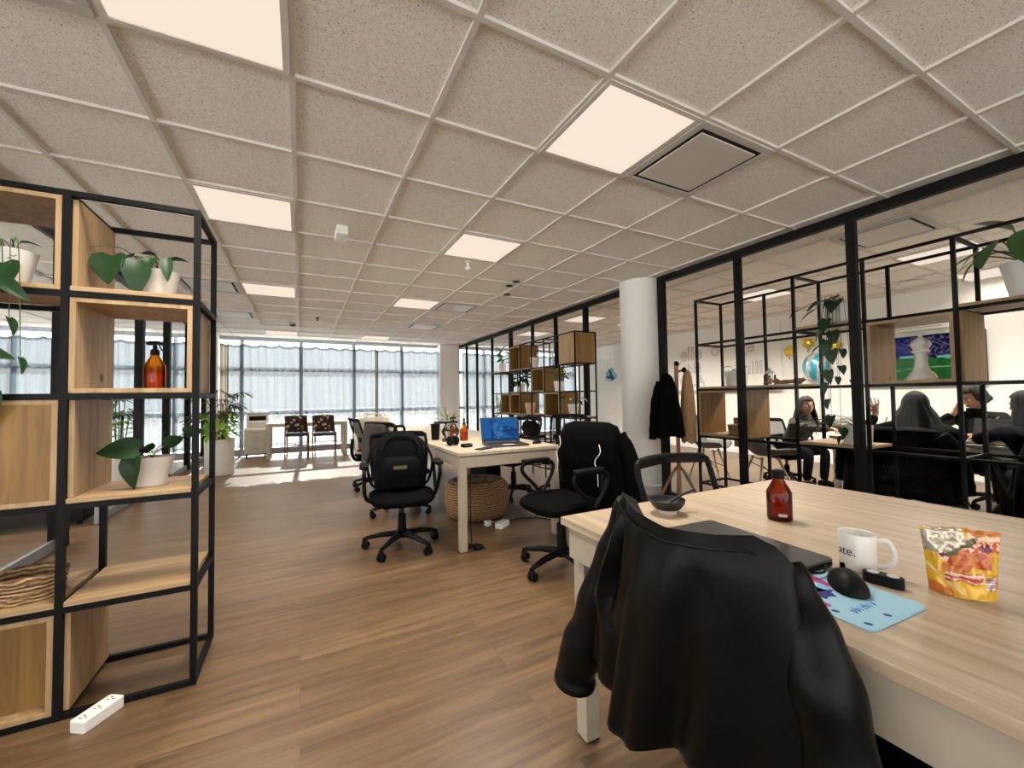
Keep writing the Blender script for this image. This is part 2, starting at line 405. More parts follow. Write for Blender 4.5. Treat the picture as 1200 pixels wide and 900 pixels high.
struct('wall_left', bm, 'wallwarm')
for k in range(6):  # side windows added out of view to brighten the ceiling
    ya, yb = -2.8+k*2.158+(.05 if k else 0), -2.8+(k+1)*2.158-(.05 if k < 5 else 0)
    bm = B()
    box(bm, LX-.08, LX-.02, ya, ya+.05, .12, 2.44); box(bm, LX-.08, LX-.02, yb-.05, yb, .12, 2.44); box(bm, LX-.08, LX-.02, ya+.05, yb-.05, .12, .18); box(bm, LX-.08, LX-.02, ya+.05, yb-.05, 2.38, 2.44)
    f = struct('window_%d' % (21+k), bm, 'frame_white')
    bm = B(); box(bm, LX-.055, LX-.049, ya+.05, yb-.05, .18, 2.38); obj('pane', bm, 'glass', f)
bm = B(); box(bm, LX, WX, FY, FY+.1, 0, .06); struct('baseboard_front', bm, 'frame_white')
bm = B(); box(bm, 3.20, 3.70, FY-.25, FY+.1, 0, HC); struct('wall_front', bm, 'white')
bm = B(); box(bm, -1.78, -1.52, FY-.22, FY+.1, 0, HC); struct('trim_2', bm, 'wallwarm')
bm = B(); box(bm, WX-.02, WX, BY, FY, 0, .09); struct('baseboard_right', bm, 'white')
# round column
bm = B(); lathe(bm, [(.235, 0), (.235, HC)], 48, (3.70, 3.72, 0)); struct('trim_3', bm, 'white', smooth=True)
bm = B(); lathe(bm, [(.245, 0), (.245, .10), (.236, .105)], 48, (3.70, 3.72, 0)); struct('baseboard_column', bm, 'ventgrey', smooth=True)

# window bays of the far glazed wall
xs = [x for x in [.01+1.13*k for k in range(-6, 7)]]
edges = [LX]+[x for x in xs if LX+.3 < x < WX-.3]+[WX]
for k in range(len(edges)-1):
    x0, x1 = edges[k], edges[k+1]
    bm = B(); w = .035
    box(bm, x0, x0+w, FY, FY+.08, .06, HC); box(bm, x1-w, x1, FY, FY+.08, .06, HC)
    for z in (.085, .89, 1.84, HC-.03): box(bm, x0+w, x1-w, FY, FY+.08, z-.04, z+.04)
    f = struct('window_%d' % (k+1), bm, 'frame_white')
    bm = B(); box(bm, x0+w, x1-w, FY+.04, FY+.046, .1, HC-.06); obj('pane', bm, 'glass', f)

# sheer curtains
def curtain(x0, x1, label, z0=.17, z1=2.37, mt='sheer', ph=0.0, y=FY-.10, folds=7.0):
    bm = B(); nx = max(12, int((x1-x0)*folds*10)); rows = []
    for zi in range(9):
        t = zi/8; row = []
        for k in range(nx+1):
            u = k/nx; x = x0+(x1-x0)*u
            top = z1-.035*abs(sin((x+ph)*PI/.32)) if zi > 5 else z1
            z = z0+(top-z0)*t+(.012*sin(x*23+ph) if zi == 0 else 0)
            a = (x+ph)*2*PI*folds
            yy = y+.022*sin(a+.8*sin(x*3.1+ph))+.012*sin(a*.37+2*t)+.008*sin(a*1.9+t*3)
            row.append((x, yy, z))
        rows.append(row)
    grid(bm, rows)
    o = thing('sheer_curtain', label, 'curtain', (0, 0, 0), 0)
    obj('voile', bm, mt, o, smooth=True)
    bm = B(); rows = []
    for zi, z in enumerate((z1-.05, z1-.02, z1+.004)):
        row = []
        for k in range(nx+1):
            x = x0+(x1-x0)*k/nx
            row.append((x, y-.012-.016*sin((x+ph)*2*PI*folds*1.6), z-.035*abs(sin((x+ph)*PI/.32))))
        rows.append(row)
    grid(bm, rows); obj('gathered_heading', bm, 'sheer_hem', o, smooth=True)
    bm = B(); tube(bm, [(x0, y, z1+.03), (x1, y, z1+.03)], .004, 6); obj('curtain_wire', bm, 'steel', o)
    bm = B()
    for z in (z0+.04, z0): tube(bm, [(x0+(x1-x0)*k/40, y-.03+.012*sin(k*2.2), z) for k in range(41)], .006, 5)
    obj('hem', bm, 'sheer_hem', o, smooth=True)
    return o
curtain(-1.37, .02, 'white sheer curtain panel behind the drawer pedestal and printer', ph=.1)
curtain(.04, 1.63, 'white sheer curtain panel behind the two patterned chairs and far desk', ph=.33)
curtain(1.64, 3.20, 'white sheer curtain panel ending beside the white window pillar', ph=.71)
curtain(-3.7, -1.82, 'white sheer curtain seen through the left shelf and glass doors', ph=.5)
curtain(-5.9, -3.75, 'white sheer curtain at the far left seen past the trailing plant', ph=.9)
curtain(3.85, 5.6, 'white sheer curtain seen through the far glass partition', ph=.2)
curtain(5.65, 7.5, 'white sheer curtain in the far corner beyond the glass partition', ph=.6)
curtain(-1.50, -1.34, 'narrow gathered beige side curtain at left end of windows', mt='curtain_beige', ph=.2, folds=16)
curtain(1.60, 1.67, 'narrow beige gathered curtain edge between two sheer panels', mt='curtain_beige', ph=.4, folds=24, y=FY-.13)

# ceiling panel lamps
LAMP_W = 11
def lamp(i, j, label, k=1.0):
    x, y = GX+T*i, GY+T*j
    t = thing('ceiling_panel_light', label, 'ceiling light', (x+T/2, y+T/2, HC-.003))
    bm = B(); h = T/2-.008
    for s in (-1, 1):
        box(bm, -h, h, s*(h-.012)-.012, s*(h-.012)+.012, -.004, .008); box(bm, s*(h-.012)-.012, s*(h-.012)+.012, -h+.024, h-.024, -.004, .008)
    obj('lamp_frame', bm, 'grid', t)
    bm = B(); h -= .026; box(bm, -h, h, -h, h, -.001, .004); obj('diffuser', bm, 'panel', t)
    ld = bpy.data.lights.new('panel_lamp', 'AREA'); ld.shape = 'SQUARE'; ld.size = .5; ld.energy = LAMP_W*k; ld.color = (1, .92, .81); ld.spread = R(150 if x > PX else 108)
    lo = bpy.data.objects.new('panel_lamp', ld); C.objects.link(lo); lo.parent = t; lo.location = (0, 0, -.012)
lamp(-1, -1, 'lit square ceiling panel cut off by the top edge at left')
lamp(2, -1, 'large lit square ceiling panel right beside the dark-edged air vent')
lamp(-1, 2, 'lit ceiling panel just above the top right of the left shelf')
lamp(2, 2, 'lit ceiling panel in second row from camera, centre column')
lamp(-1, 6, 'lit ceiling panel in third row, left column above the palm')
lamp(2, 6, 'lit ceiling panel touching the small bright air vent in mid room')
lamp(-1, 12, 'small lit ceiling panel at the windows above the printer')
lamp(2, 12, 'small lit ceiling panel near windows, above the far table end')
lamp(9, -1, 'bright long-looking ceiling panel in the meeting room above the chess piece', 3.4)
lamp(9, 2, 'lit meeting room panel behind the top bar of the tall glass-side shelf', 3.4)
lamp(9, 6, 'lit meeting room panel seen just right of the round column', 3.4)
lamp(7, 6, 'lit panel beyond glass above the closed wooden cube of the middle shelf', 2.2)
lamp(7, 9, 'lit panel beyond glass above the open wooden cube of the middle shelf', 2.2)
lamp(-5, 2, 'unseen ceiling panel light added in the left glass room, near row'); lamp(-5, 6, 'unseen ceiling panel light added in the left glass room, far row')  # two panels out of view, added for more light
lamp(9, -4, 'ceiling panel light in the near unseen end of the meeting room', 2.0)

def vent(i, j, label):
    x, y = GX+T*i, GY+T*j
    t = thing('air_vent', label, 'air vent', (x+T/2, y+T/2, HC-.004))
    bm = B(); h = T/2-.006; w = .045
    for s in (-1, 1):
        box(bm, -h, h, s*(h-w/2)-w/2, s*(h-w/2)+w/2, -.006, .006); box(bm, s*(h-w/2)-w/2, s*(h-w/2)+w/2, -h+w, h-w, -.006, .006)
    obj('vent_frame', bm, 'ventgrey', t, bevel=.003)
    bm = B(); h2 = h-w; box(bm, -h2, h2, -h2, h2, .002, .006); obj('recess', bm, 'dark', t)
    bm = B(); h3 = h2-.026; box(bm, -h3, h3, -h3, h3, -.008, .0015); obj('face_plate', bm, 'grille', t, bevel=.004)
vent(3, -1, 'large square ceiling air vent with dark slot beside the near lit panel')
vent(3, 6, 'ceiling air vent next to the third-row lit panel in mid room')
vent(3, 9, 'small distant ceiling air vent closest to the windows on the right')
vent(-2, 6, 'ceiling air vent just right of the left shelf, nearer one')
vent(-2, 9, 'ceiling air vent just right of the left shelf, farther one')
vent(-2, -1, 'dark ceiling air vent cut off at the top left corner')
vent(7, -1, 'square ceiling air vent inside the meeting room behind glass')

# ceiling fittings
t = thing('emergency_light', 'small white box light hanging from ceiling near the left lamp row', 'emergency light', (.287, 3.565, HC-.002))
bm = B(); box(bm, -.03, .03, -.03, .03, -.02, 0); obj('mounting_bracket', bm, 'redwood', t)
bm = B(); box(bm, -.042, .042, -.17, .03, -.09, -.02); obj('housing', bm, 'whiteplas', t, bevel=.006)
for (x, y), l in zip([(2.29, 4.29), (2.30, 4.49), (2.47, 4.88)], ['first small dark recessed spot in ceiling above the middle shelf', 'second small dark recessed spot in ceiling above the middle shelf', 'third and farthest dark recessed spot above the middle shelf']):
    o = thing('recessed_spot', l, 'spot light', (x, y, HC-.002))
    bm = B(); lathe(bm, [(.045, .0), (.048, -.004), (.04, -.006)], 20); obj('spot_ring', bm, 'blackplas', o, smooth=True)
    bm = B(); lathe(bm, [(.038, -.0062), (.02, -.0075), (.0, -.008)], 20); obj('spot_lens', bm, 'dark', o, smooth=True)
for (x, y), l, mt in (((.25, 7.54), 'hanging dark and white sprinkler head near the windows', 'blackplas'), ((1.5, 3.84), 'small white ceiling sensor below the second-row centre panel', 'whiteplas')):
    o = thing('ceiling_sensor', l, 'sensor', (x, y, HC-.002))
    bm = B(); lathe(bm, [(.03, 0), (.03, -.012), (.012, -.016), (.012, -.06)], 14); obj('stem', bm, mt, o, smooth=True)
    bm = B(); lathe(bm, [(.008, -.06), (.028, -.066), (.03, -.085), (.012, -.095)], 14); obj('sensor_head', bm, 'whiteplas', o, smooth=True)
o = thing('smoke_detector', 'dark dome smoke detector on ceiling above the printer', 'smoke detector', (-.128, 8.3, HC-.002))
bm = B(); lathe(bm, [(.055, 0), (.055, -.02)], 18); obj('mounting_base', bm, 'ventgrey', o, smooth=True)
bm = B(); lathe(bm, [(.05, -.02), (.04, -.045), (.0, -.05)], 18); obj('dome', bm, 'dark', o, smooth=True)

# ------------------------------------------------------------------ glass partitions (setting)
def partition(name, x, ys, thick, y0, y1, top=HC, label_gl='pane'):
    bm = B(); w = .05
    box(bm, x-w/2, x+w/2, y0, y1, top-.075, top); box(bm, x-w/2, x+w/2, y0, y1, 0, .05)
    for y, tw in zip(ys, thick): box(bm, x-w/2, x+w/2, y-tw/2, y+tw/2, .05, top-.075)
    o = struct(name, bm, 'black')
    yy = sorted([y0]+list(ys)+[y1])
    for a, b in zip(yy, yy[1:]):
        if b-a > .12:
            bm = B(); box(bm, x-.004, x+.004, a+.02, b-.02, .05, top-.075); obj('pane', bm, 'glass', o)
    return o
partition('wall_glass_near', PX, [3.42, 2.48, 1.56, .64, -.28, -1.2, -2.1], [.09, .06, .06, .06, .06, .06, .06], BY, 3.465)
partition('wall_glass_far', PX, [10.40, 9.75, 9.07, 8.19, 7.29, 6.42, 5.66, 4.86], [.09, .03, .04, .04, .10, .04, .05, .085], 3.96, 10.45)
# left glass-door partition: dark posts and grey bottom rails
bm = B()
for y, w in ((4.62, .13), (6.42, .085), (7.55, .085), (8.8, .08), (10.1, .08), (2.9, .08), (1.2, .08)):
    box(bm, -1.76, -1.68, y-w/2, y+w/2, 0, HC)
box(bm, -1.76, -1.68, 0, FY, HC-.05, HC)
o = struct('wall_glass_left', bm, 'black')
for a, b in ((5.30, 6.37), (6.47, 7.5), (7.6, 8.75), (2.95, 4.55), (1.25, 2.85), (8.85, 10.05)):
    bm = B(); box(bm, -1.735, -1.705, a, b, .01, .085); box(bm, -1.735, -1.705, a, a+.05, .085, HC-.06)
    obj('door_rail', bm, 'greyalu', o)
    bm = B(); box(bm, -1.724, -1.716, a+.05, b, .085, HC-.05); obj('pane', bm, 'glass', o)

# ------------------------------------------------------------------ plants
def leaf_geo(bm, base, yaw, pitch, L, W, roll=0, heart=True, droop=.35, mi=0, nu=8, nv=5):
    """blade leaf as a curved grid; base point, heading yaw, pitch above horizontal"""
    rows = []
    rot = Matrix.Rotation(yaw, 3, 'Z') @ Matrix.Rotation(-pitch, 3, 'Y') @ Matrix.Rotation(roll, 3, 'X')
    for i in range(nu+1):
        t = i/nu
        if heart: w = W/2*(sin(PI*min(1, (t*.93+.07))**.62))**.8*(1 if t > .05 else .8)
        else: w = W/2*sin(PI*(t*.96+.02))**.7
        if i == nu: w = W*.004
        row = []
        for j in range(nv):
            s = j/(nv-1)*2-1
            x = L*t-(.10*L*abs(s) if heart and t < .15 else 0)
            z = -droop*L*t*t+abs(s)*w*.28
            row.append(Vector(base)+rot@V(x, s*w, z))
        rows.append(row)
    grid(bm, rows)
    if mi:
        for f in bm.faces[-nu*(nv-1):]: f.material_index = mi
def pot_mesh(r0, r1, h, wall=.006, n=28):
    return [(0.001, 0), (r0*.96, 0), (r0, .004), (r1, h), (r1-wall, h), (r1-wall-.004, h-.022), (0.001, h-.022)]
def potted(name, label, loc, r0, r1, h, leaves, cat='plant', mpot='ceramic', mleaf='leaf', saucer=False, stems=True, seed=1, sx=1, sy=1, group=None, rz=0, stem_r=.0022, ribs=0):
    """leaves: (x,y,z,yaw,pitch,L,W,heart)"""
    t = thing(name, label, cat, loc, rz, group); z0 = 0
    if saucer:
        bm = B(); lathe(bm, [(.001, 0), (r0*1.12, 0), (r0*1.2, .012), (r0*1.12, .012), (r0*1.05, .006), (.001, .006)], 28, (0, 0, 0), sx, sy); obj('saucer', bm, mpot, t, smooth=True); z0 = .0062
    bm = B(); lathe(bm, [(r, z+z0) for r, z in pot_mesh(r0, r1, h)], 32, (0, 0, 0), sx, sy, ribs, 12 if ribs else 0, cap=False); obj('pot', bm, mpot, t, smooth=True)
    bm = B(); lathe(bm, [(.001, z0+h-.014), (r1-.011, z0+h-.02)], 24, (0, 0, 0), sx, sy, cap=False); obj('soil', bm, 'soil', t, smooth=True)
    bm = B(); bs = B(); rn = random.Random(seed)
    for lf in leaves:
        (x, y, z, yaw, pitch, L, W, hrt) = lf[:8]
        leaf_geo(bm, (x, y, z), yaw, pitch, L, W, lf[8] if len(lf) > 8 else rn.uniform(-.3, .3), hrt, rn.uniform(.15, .5))
        if stems:
            a = V(rn.uniform(-.3, .3)*r1, rn.uniform(-.3, .3)*r1, z0+h-.018); e = Vector((x, y, z))
            mid = (a+e)/2+V(0, 0, .25*(e-a).length if e.z < a.z+.1 else .05*(e-a).length)
            if e.z < a.z:
                q = e.copy(); q.z = a.z+.02; d = V(e.x, e.y, 0); d = d.normalized() if d.length > 1e-4 else V(1, 0, 0)
                mid = V(d.x*(r1+.012)*sx, d.y*(r1+.012)*sy, z0+h+.02)
            tube(bs, spline([a, mid, e], 7), stem_r, 6)
    obj('foliage', bm, mleaf, t, smooth=True)
    if stems and leaves: obj('stem', bs, 'stem', t, smooth=True)
    else: bs.free()
    return t
def bush(n, r, zlo, zhi, L, W, seed, heart=True, up=.3):
    rn = random.Random(seed); out = []
    for k in range(n):
        a = rn.uniform(0, 2*PI); q = r*math.sqrt(rn.random())
        out.append((q*cos(a), q*sin(a), rn.uniform(zlo, zhi), a+rn.uniform(-.6, .6), rn.uniform(-.5, .7)+up-.3, L*rn.uniform(.7, 1.2), W*rn.uniform(.7, 1.2), heart))
    return out

# ------------------------------------------------------------------ shelving units
def steel_frame(bm, xs, ys, zs, w=.022, skip=()):
    """frame with posts at each xs x ys, rails at each z"""
    for x in xs:
        for y in ys: box(bm, x-w/2, x+w/2, y-w/2, y+w/2, 0 if zs[0] < .05 else 0, zs[-1]+w/2)
    e = w*.48
    for z in zs:
        for y in ys: 
            if len(xs) > 1: box(bm, xs[0], xs[-1], y-e, y+e, z-e, z+e)
        for x in xs: box(bm, x-e, x+e, ys[0], ys[-1], z-e, z+e)
def cube_box(parent, x0, x1, y0, y1, z0, z1, axis, closed=(), th=.018, name='cube_box', board='oakZ'):
    """open tube of four boards, open along axis (0=x,1=y); closed may hold 'front','back' panels"""
    o = None
    bm = B(); box(bm, x0, x1, y0, y1, z0, z0+th); box(bm, x0, x1, y0, y1, z1-th, z1)
    if axis == 1:
        box(bm, x0, x0+th, y0, y1, z0+th, z1-th); box(bm, x1-th, x1, y0, y1, z0+th, z1-th)
    else:
        box(bm, x0, x1, y0, y0+th, z0+th, z1-th); box(bm, x0, x1, y1-th, y1, z0+th, z1-th)
    o = obj(name, bm, board, parent, bevel=.0015)
    if board != 'oakZ':
        bm = B(); q = .0025
        box(bm, x0-q, x0, y0, y1, z0, z0+th); box(bm, x0-q, x0, y0, y1, z1-th, z1); box(bm, x0-q, x0, y0, y0+th, z0+th, z1-th); box(bm, x0-q, x0, y1-th, y1, z0+th, z1-th)
        obj('edge_band', bm, 'oakZ', o)
    for c in closed:
        bm = B(); i = .012
        if axis == 1:
            ya = y0+(i if c == 'inset' else 0) if c in ('front', 'inset') else y1-th-i
            if c == 'front': box(bm, x0+th, x1-th, y0+.001, y0+.014, z0+th, z1-th)
            elif c == 'inset': box(bm, x0+th, x1-th, y0+.05, y0+.062, z0+th, z1-th)
            else: box(bm, x0+th, x1-th, y1-.014, y1-.002, z0+th, z1-th)
        else:
            if c == 'front': box(bm, x0-.004, x0+.010, y0, y1, z0, z1)
            else: box(bm, x1-.014, x1-.002, y0+th, y1-th, z0+th, z1-th)
        obj('box_panel', bm, 'oakZ' if (axis == 0 and c == 'front') else 'pineshade', o)
    return o
# --- left unit
LZ = [.011, .392, .768, 1.178, 1.565, 1.948]
X0, X1, X2 = -.388, -.785, -1.185
YF, YB = 2.127, 2.495
t = thing('shelving_unit', 'tall black steel shelving unit with wooden boxes at the left edge', 'shelf', (0, 0, 0))
bm = B(); steel_frame(bm, [X2, X1, X0], [YF, YB], LZ); obj('frame', bm, 'black', t)
def lboard(xa, xb, z): 
    bm = B(); box(bm, xa+.012, xb-.012, YF-.009, YB-.012, z+.0115, z+.030); obj('shelf_board', bm, 'oakX', t, bevel=.002)
lboard(X1, X0, LZ[4]); lboard(X1, X0, LZ[2]); lboard(X1, X0, LZ[1]); lboard(X2, X1, LZ[1])
def lside(z0, z1):
    bm = B(); box(bm, X1+.0115, X1+.028, YF+.006, YB-.012, z0, z1); obj('side_panel', bm, 'oakZ', t, bevel=.0015)
lside(LZ[4]+.031, 1.93); lside(LZ[2]+.031, LZ[3]-.013); lside(LZ[0]+.013, LZ[1]-.013)
cube_box(t, X1+.0125, X0-.0125, YF-.008, YB-.012, LZ[3]+.012, LZ[4]-.012, 1)
cube_box(t, X2+.0125, X1-.0125, YF-.008, YB-.012, LZ[4]+.012, LZ[5]-.012, 1)
cube_box(t, X2+.0125, X1-.0125, YF-.008, YB-.012, LZ[2]+.012, LZ[3]-.012, 1, ('front',))
cube_box(t, X2+.0125, X1-.0125, YF-.008, YB-.012, LZ[0]+.012, LZ[1]-.012, 1, ('inset',))
BD = .031
# --- plants on it
potted('potted_pothos', 'dark-leaved plant in white pot on the left shelf top right bay', (-.555, 2.30, LZ[4]+BD), .052, .075, .125,
       [(-.13, -.085, .155, -1.75, -1.15, .125, .125, True, .1), (-.045, -.105, .135, -1.45, -1.25, .135, .095, True, 0), (.045, -.095, .165, -1.2, -1.2, .105, .045, True, .2), (.0, -.10, .16, -1.9, -.9, .06, .045, True),
        (-.205, -.05, .195, -2.2, -.7, .05, .045, True), (.0, -.05, .185, PI*.9, .4, .055, .04, True), (-.02, .0, .18, PI*.6, .5, .05, .035, True), (.05, -.03, .18, .2, .4, .055, .035, True), (-.07, -.06, .17, -2.6, -.6, .07, .05, True)], seed=3)
potted('potted_pothos', 'small leafy plant in boat-shaped white pot on left shelf middle board', (-.572, 2.28, LZ[2]+BD), .045, .068, .115,
       [(-.02, -.075, .16, PI*1.02, .12, .135, .10, True, -1.0), (-.03, -.09, .125, -2.0, -1.2, .115, .085, True, 0), (.06, -.02, .17, .25, .5, .065, .06, True, 1.0), (.01, -.03, .15, 2.4, .5, .06, .05, True, -.8), (.115, .0, .215, .1, .2, .07, .055, True, 1.1)], saucer=True, seed=5, sx=1.25, sy=.9, mpot='stoneware')
t2 = potted('trailing_plant', 'trailing plant in white pot inside the top left wooden box', (-.965, 2.20, LZ[4]+.031), .050, .074, .125,
       [(.02, -.085, .06, -1.2, -.9, .12, .095, True, .3), (-.05, -.09, .14, -1.9, -1.0, .12, .10, True, 0), (.02, -.115, .0, -.6, -.5, .11, .055, True, .9), (.0, -.11, -.05, -1.8, -1.2, .10, .08, True), (-.02, -.11, -.17, -1.7, -1.2, .10, .085, True), (.05, -.11, -.14, -.5, -1.0, .065, .035, True),
        (-.03, -.11, -.255, -.3, -.2, .11, .055, True, 1.0), (.08, -.11, -.28, -.6, -1.0, .06, .028, True), (-.02, -.11, -.33, -1.8, -1.2, .11, .085, True), (.0, -.11, -.40, -1.2, -1.2, .11, .08, True), (-.03, -.11, -.45, -1.6, -1.2, .09, .06, True), (.05, -.05, .15, .4, .3, .05, .03, True)], seed=8, stem_r=.0016)
bm = B()
for s in (-1, 1): tube(bm, [(.024+s*.012+.008*cos(a), -.0635, .10+.006*sin(a)) for a in [PI+PI*k/6 for k in range(7)]], .0012, 5)
tube(bm, [(.016, -.0625, .088), (.024, -.063, .086), (.032, -.0625, .088)], .001, 5)
obj('pot_decoration', bm, 'print_black', t2, label='small dark drawn marks on the pot')
def spray_bottle(label, loc, r=.036, h=.13, rz=0, pump=True, lab=False, sc=1.0):
    t = thing('spray_bottle' if pump else 'amber_bottle', label, 'bottle', loc, rz)
    bm = B(); lathe(bm, [(.001, .0), (r*.93, .0), (r, .006), (r, h*.66), (r*.9, h*.72), (r*.36, h), (r*.36, h+.012)], 28, cap=False); obj('bottle_body', bm, 'amber' if pump else 'amberdark', t, smooth=True)
    bm = B(); lathe(bm, [(.001, .003), (r*.9, .004), (r*.93, .01), (r*.93, h*.55), (.001, h*.552)], 24, cap=False); obj('liquid', bm, 'liquid', t, smooth=True)
    if pump:
        bm = B(); lathe(bm, [(r*.42, h+.002), (r*.42, h+.022), (r*.2, h+.028), (r*.2, h+.045)], 16); obj('collar', bm, 'blackplas', t, smooth=True)
        bm = B(); z = h+.045
        poly = [(-.030, 0), (-.032, .010), (-.018, .018), (.012, .018), (.030, .008), (.038, -.004), (.030, -.004), (.018, .003), (-.012, .0)]
        vs = [[bm.verts.new((x, s*.008, z+y)) for x, y in poly] for s in (-1, 1)]
        n = len(poly); bm.faces.new(vs[0]); bm.faces.new(vs[1][::-1])
        for k in range(n): bm.faces.new((vs[0][k], vs[0][(k+1) % n], vs[1][(k+1) % n], vs[1][k]))
        obj('spray_head', bm, 'blackplas', t, bevel=.002)
        bm = B(); tube(bm, spline([(.016, 0, z+.002), (.022, 0, z-.014), (.030, 0, z-.026)], 5), .0028, 6); obj('trigger', bm, 'blackplas', t, smooth=True)
        bm = B(); tube(bm, [(0, 0, h), (.004, 0, .01)], .0018, 6); obj('dip_tube', bm, 'whiteplas', t)
    else:
        bm = B(); lathe(bm, [(r*.46, h-.002), (r*.48, h), (r*.48, h+.024), (r*.3, h+.027), (.001, h+.027)], 20); obj('cap', bm, 'blackplas', t, smooth=True)
    return t
spray_bottle('amber spray bottle with black trigger in wooden box of left shelf', (-.558, 2.27, LZ[3]+.030), .038, .145, rz=-.35)
def basket(label, loc, rx, ry, h, rz=0, mt='wicker', liner=True):
    t = thing('wicker_basket', label, 'basket', loc, rz)
    bm = B()
    n = 7
    for k in range(n):
        z = h*(k+.5)/n; q = .92+.08*k/n
        tube(bm, [((rx*q)*cos(a), (ry*q)*sin(a), z+.0007*sin(a*22+k*PI)) for a in [2*PI*i/48 for i in range(48)]], h/n*.58, 6, closed=True)
    obj('woven_wall', bm, mt, t, smooth=True)
    bm = B(); lathe(bm, [(.001, .002), (.9, .002), (.9, .008), (.001, .008)], 36, (0, 0, 0), rx, ry); obj('basket_base', bm, mt, t, smooth=True)
    bm = B(); tube(bm, [(rx*cos(a), ry*sin(a), h+.002) for a in [2*PI*i/48 for i in range(48)]], h/n*.75, 6, closed=True); obj('rim', bm, mt, t, smooth=True)
    return t
basket('oval wicker basket on the lower board of left shelf', (-.925, 2.245, LZ[1]+.031), .112, .088, .085)
# white multi-socket on the floor
def socket_strip(label, loc, rz, L=.17, W=.075, h=.042):
    t = thing('power_strip', label, 'power strip', loc, rz)
    bm = B(); poly_prism(bm, rrect(-L/2, L/2, -W/2, W/2, .008, 3), 0, h); obj('housing', bm, 'whiteplas', t, bevel=.003)
    for k in range(3):
        bm = B(); x = -L/2+L*(k+.5)/3
        for dx, dy in ((-.007, .006), (.007, .006), (0, -.008)): box(bm, x+dx-.0018, x+dx+.0018, dy-.004, dy+.004, h-.001, h+.0006)
        obj('socket', bm, 'dark', t)
    return t
socket_strip('white socket block on the floor in front of the left shelf', (-.655, 2.062, .0), R(56), .135, .062, .042)

# --- middle unit (in front of the far glass)
MX, MXB = 3.10, 3.43
MYs = [4.25, 4.61, 5.0, 5.36, 5.72, 6.08, 6.43, 6.77]
MZ = [.13, .50, .865, 1.215, 1.575, 1.98]
t = thing('shelving_unit', 'black steel shelving unit with wooden cubes in front of far glass', 'shelf', (0, 0, 0))
bm = B(); w = .016; e = w*.48
for k, y in enumerate(MYs):
    ztop = MZ[5] if k in (0, 1, 2, 4, 5) else MZ[4]
    if k in (3,): ztop = MZ[5]
    for x in (MX, MXB): box(bm, x-w/2, x+w/2, y-w/2, y+w/2, 0, ztop+e)
for zi, z in enumerate(MZ):
    ya, yb = (MYs[0], MYs[5]) if zi == 5 else (MYs[0], MYs[-1])
    for x in (MX, MXB): box(bm, x-e, x+e, ya, yb, z-e, z+e)
    for y in MYs:
        if ya-.01 <= y <= yb+.01: box(bm, MX, MXB, y-e, y+e, z-e, z+e)
obj('frame', bm, 'black', t)
def mcube(b, l, closed=()):
    return cube_box(t, MX-.004, MXB-.009, MYs[b]+.009, MYs[b+1]-.009, MZ[l]+.009, MZ[l+1]-.009, 0, closed, board='pineshade')
mcube(0, 4, ('front', 'back')); mcube(4, 4, ('back',)); mcube(2, 3, ('back',)); mcube(5, 2, ('back',)); mcube(1, 2, ('back',)); mcube(4, 2, ('back',))
for b, l in ((0, 2), (2, 4), (3, 4), (4, 3), (6, 4), (3, 2), (5, 3), (1, 3)):
    if (b, l) in ((2, 4), (5, 3), (1, 3)): continue
    bm = B(); box(bm, MX-.008, MXB-.009, MYs[b]+.009, MYs[b+1]-.009, MZ[l]+.0085, MZ[l]+.024); obj('shelf_board', bm, 'oakY', t)
def mp(b, l, f=.5, dx=.12): return (MX+dx, MYs[b]+(MYs[b+1]-MYs[b])*f, MZ[l]+.025)
potted('potted_plant', 'white pot on open board left of the closed wooden cube', mp(3, 4, .30), .055, .075, .16, bush(5, .04, .15, .17, .05, .04, 2), mpot='stoneware', seed=4)
potted('potted_plant', 'upright dark plant in white pot at top far end of middle shelf', mp(6, 4, .5), .05, .065, .15, bush(16, .07, .16, .42, .16, .06, 11, False, .6), mpot='stoneware', mleaf='leaf2', seed=12)
potted('potted_plant', 'bushy plant in grey-white pot on the far end of middle shelf, second row', mp(4, 3, .55), .055, .075, .13, bush(26, .16, .10, .34, .12, .09, 21), mpot='stoneware', mleaf='leaf', seed=22)
potted('potted_plant', 'plant with thin leaves in ribbed white pot on middle shelf second row', (MX+.12, 4.80, MZ[3]+.009), .06, .075, .14, bush(24, .12, .15, .36, .10, .045, 31, False, .5), mpot='ceramic', mleaf='leaf2', seed=32, ribs=.05)
potted('flower_pot', 'empty pink clay pot beside the lowest visible wooden cube', mp(3, 2, .75), .06, .085, .17, [], cat='pot', mpot='pinkpot', stems=False)
potted('potted_plant', 'dark round-leaved plant in tapered white pot at near end of middle shelf', mp(0, 2, .55, .10), .05, .075, .16,
       [(-.05, .16, .30, 2.2, .2, .09, .07, True), (-.05, .12, .25, 2.6, -.2, .08, .06, True), (.05, -.12, .24, -1.0, -.3, .10, .08, True), (.0, -.1, .19, -1.3, -.3, .09, .08, True), (0, .02, .22, 1.2, .4, .08, .06, True)], mpot='ceramic', seed=6)
potted('trailing_plant', 'pale trailing plant hanging down the far end of middle shelf', (MX+.10, 6.60, MZ[2]+.009), .05, .065, .13,
       [(-.10+.02*sin(k*2.1), .05*sin(k*1.7)-.03, .32-.045*k, PI+sin(k), -.6, .07, .05, True) for k in range(14)], mpot='stoneware', mleaf='pale', seed=16)

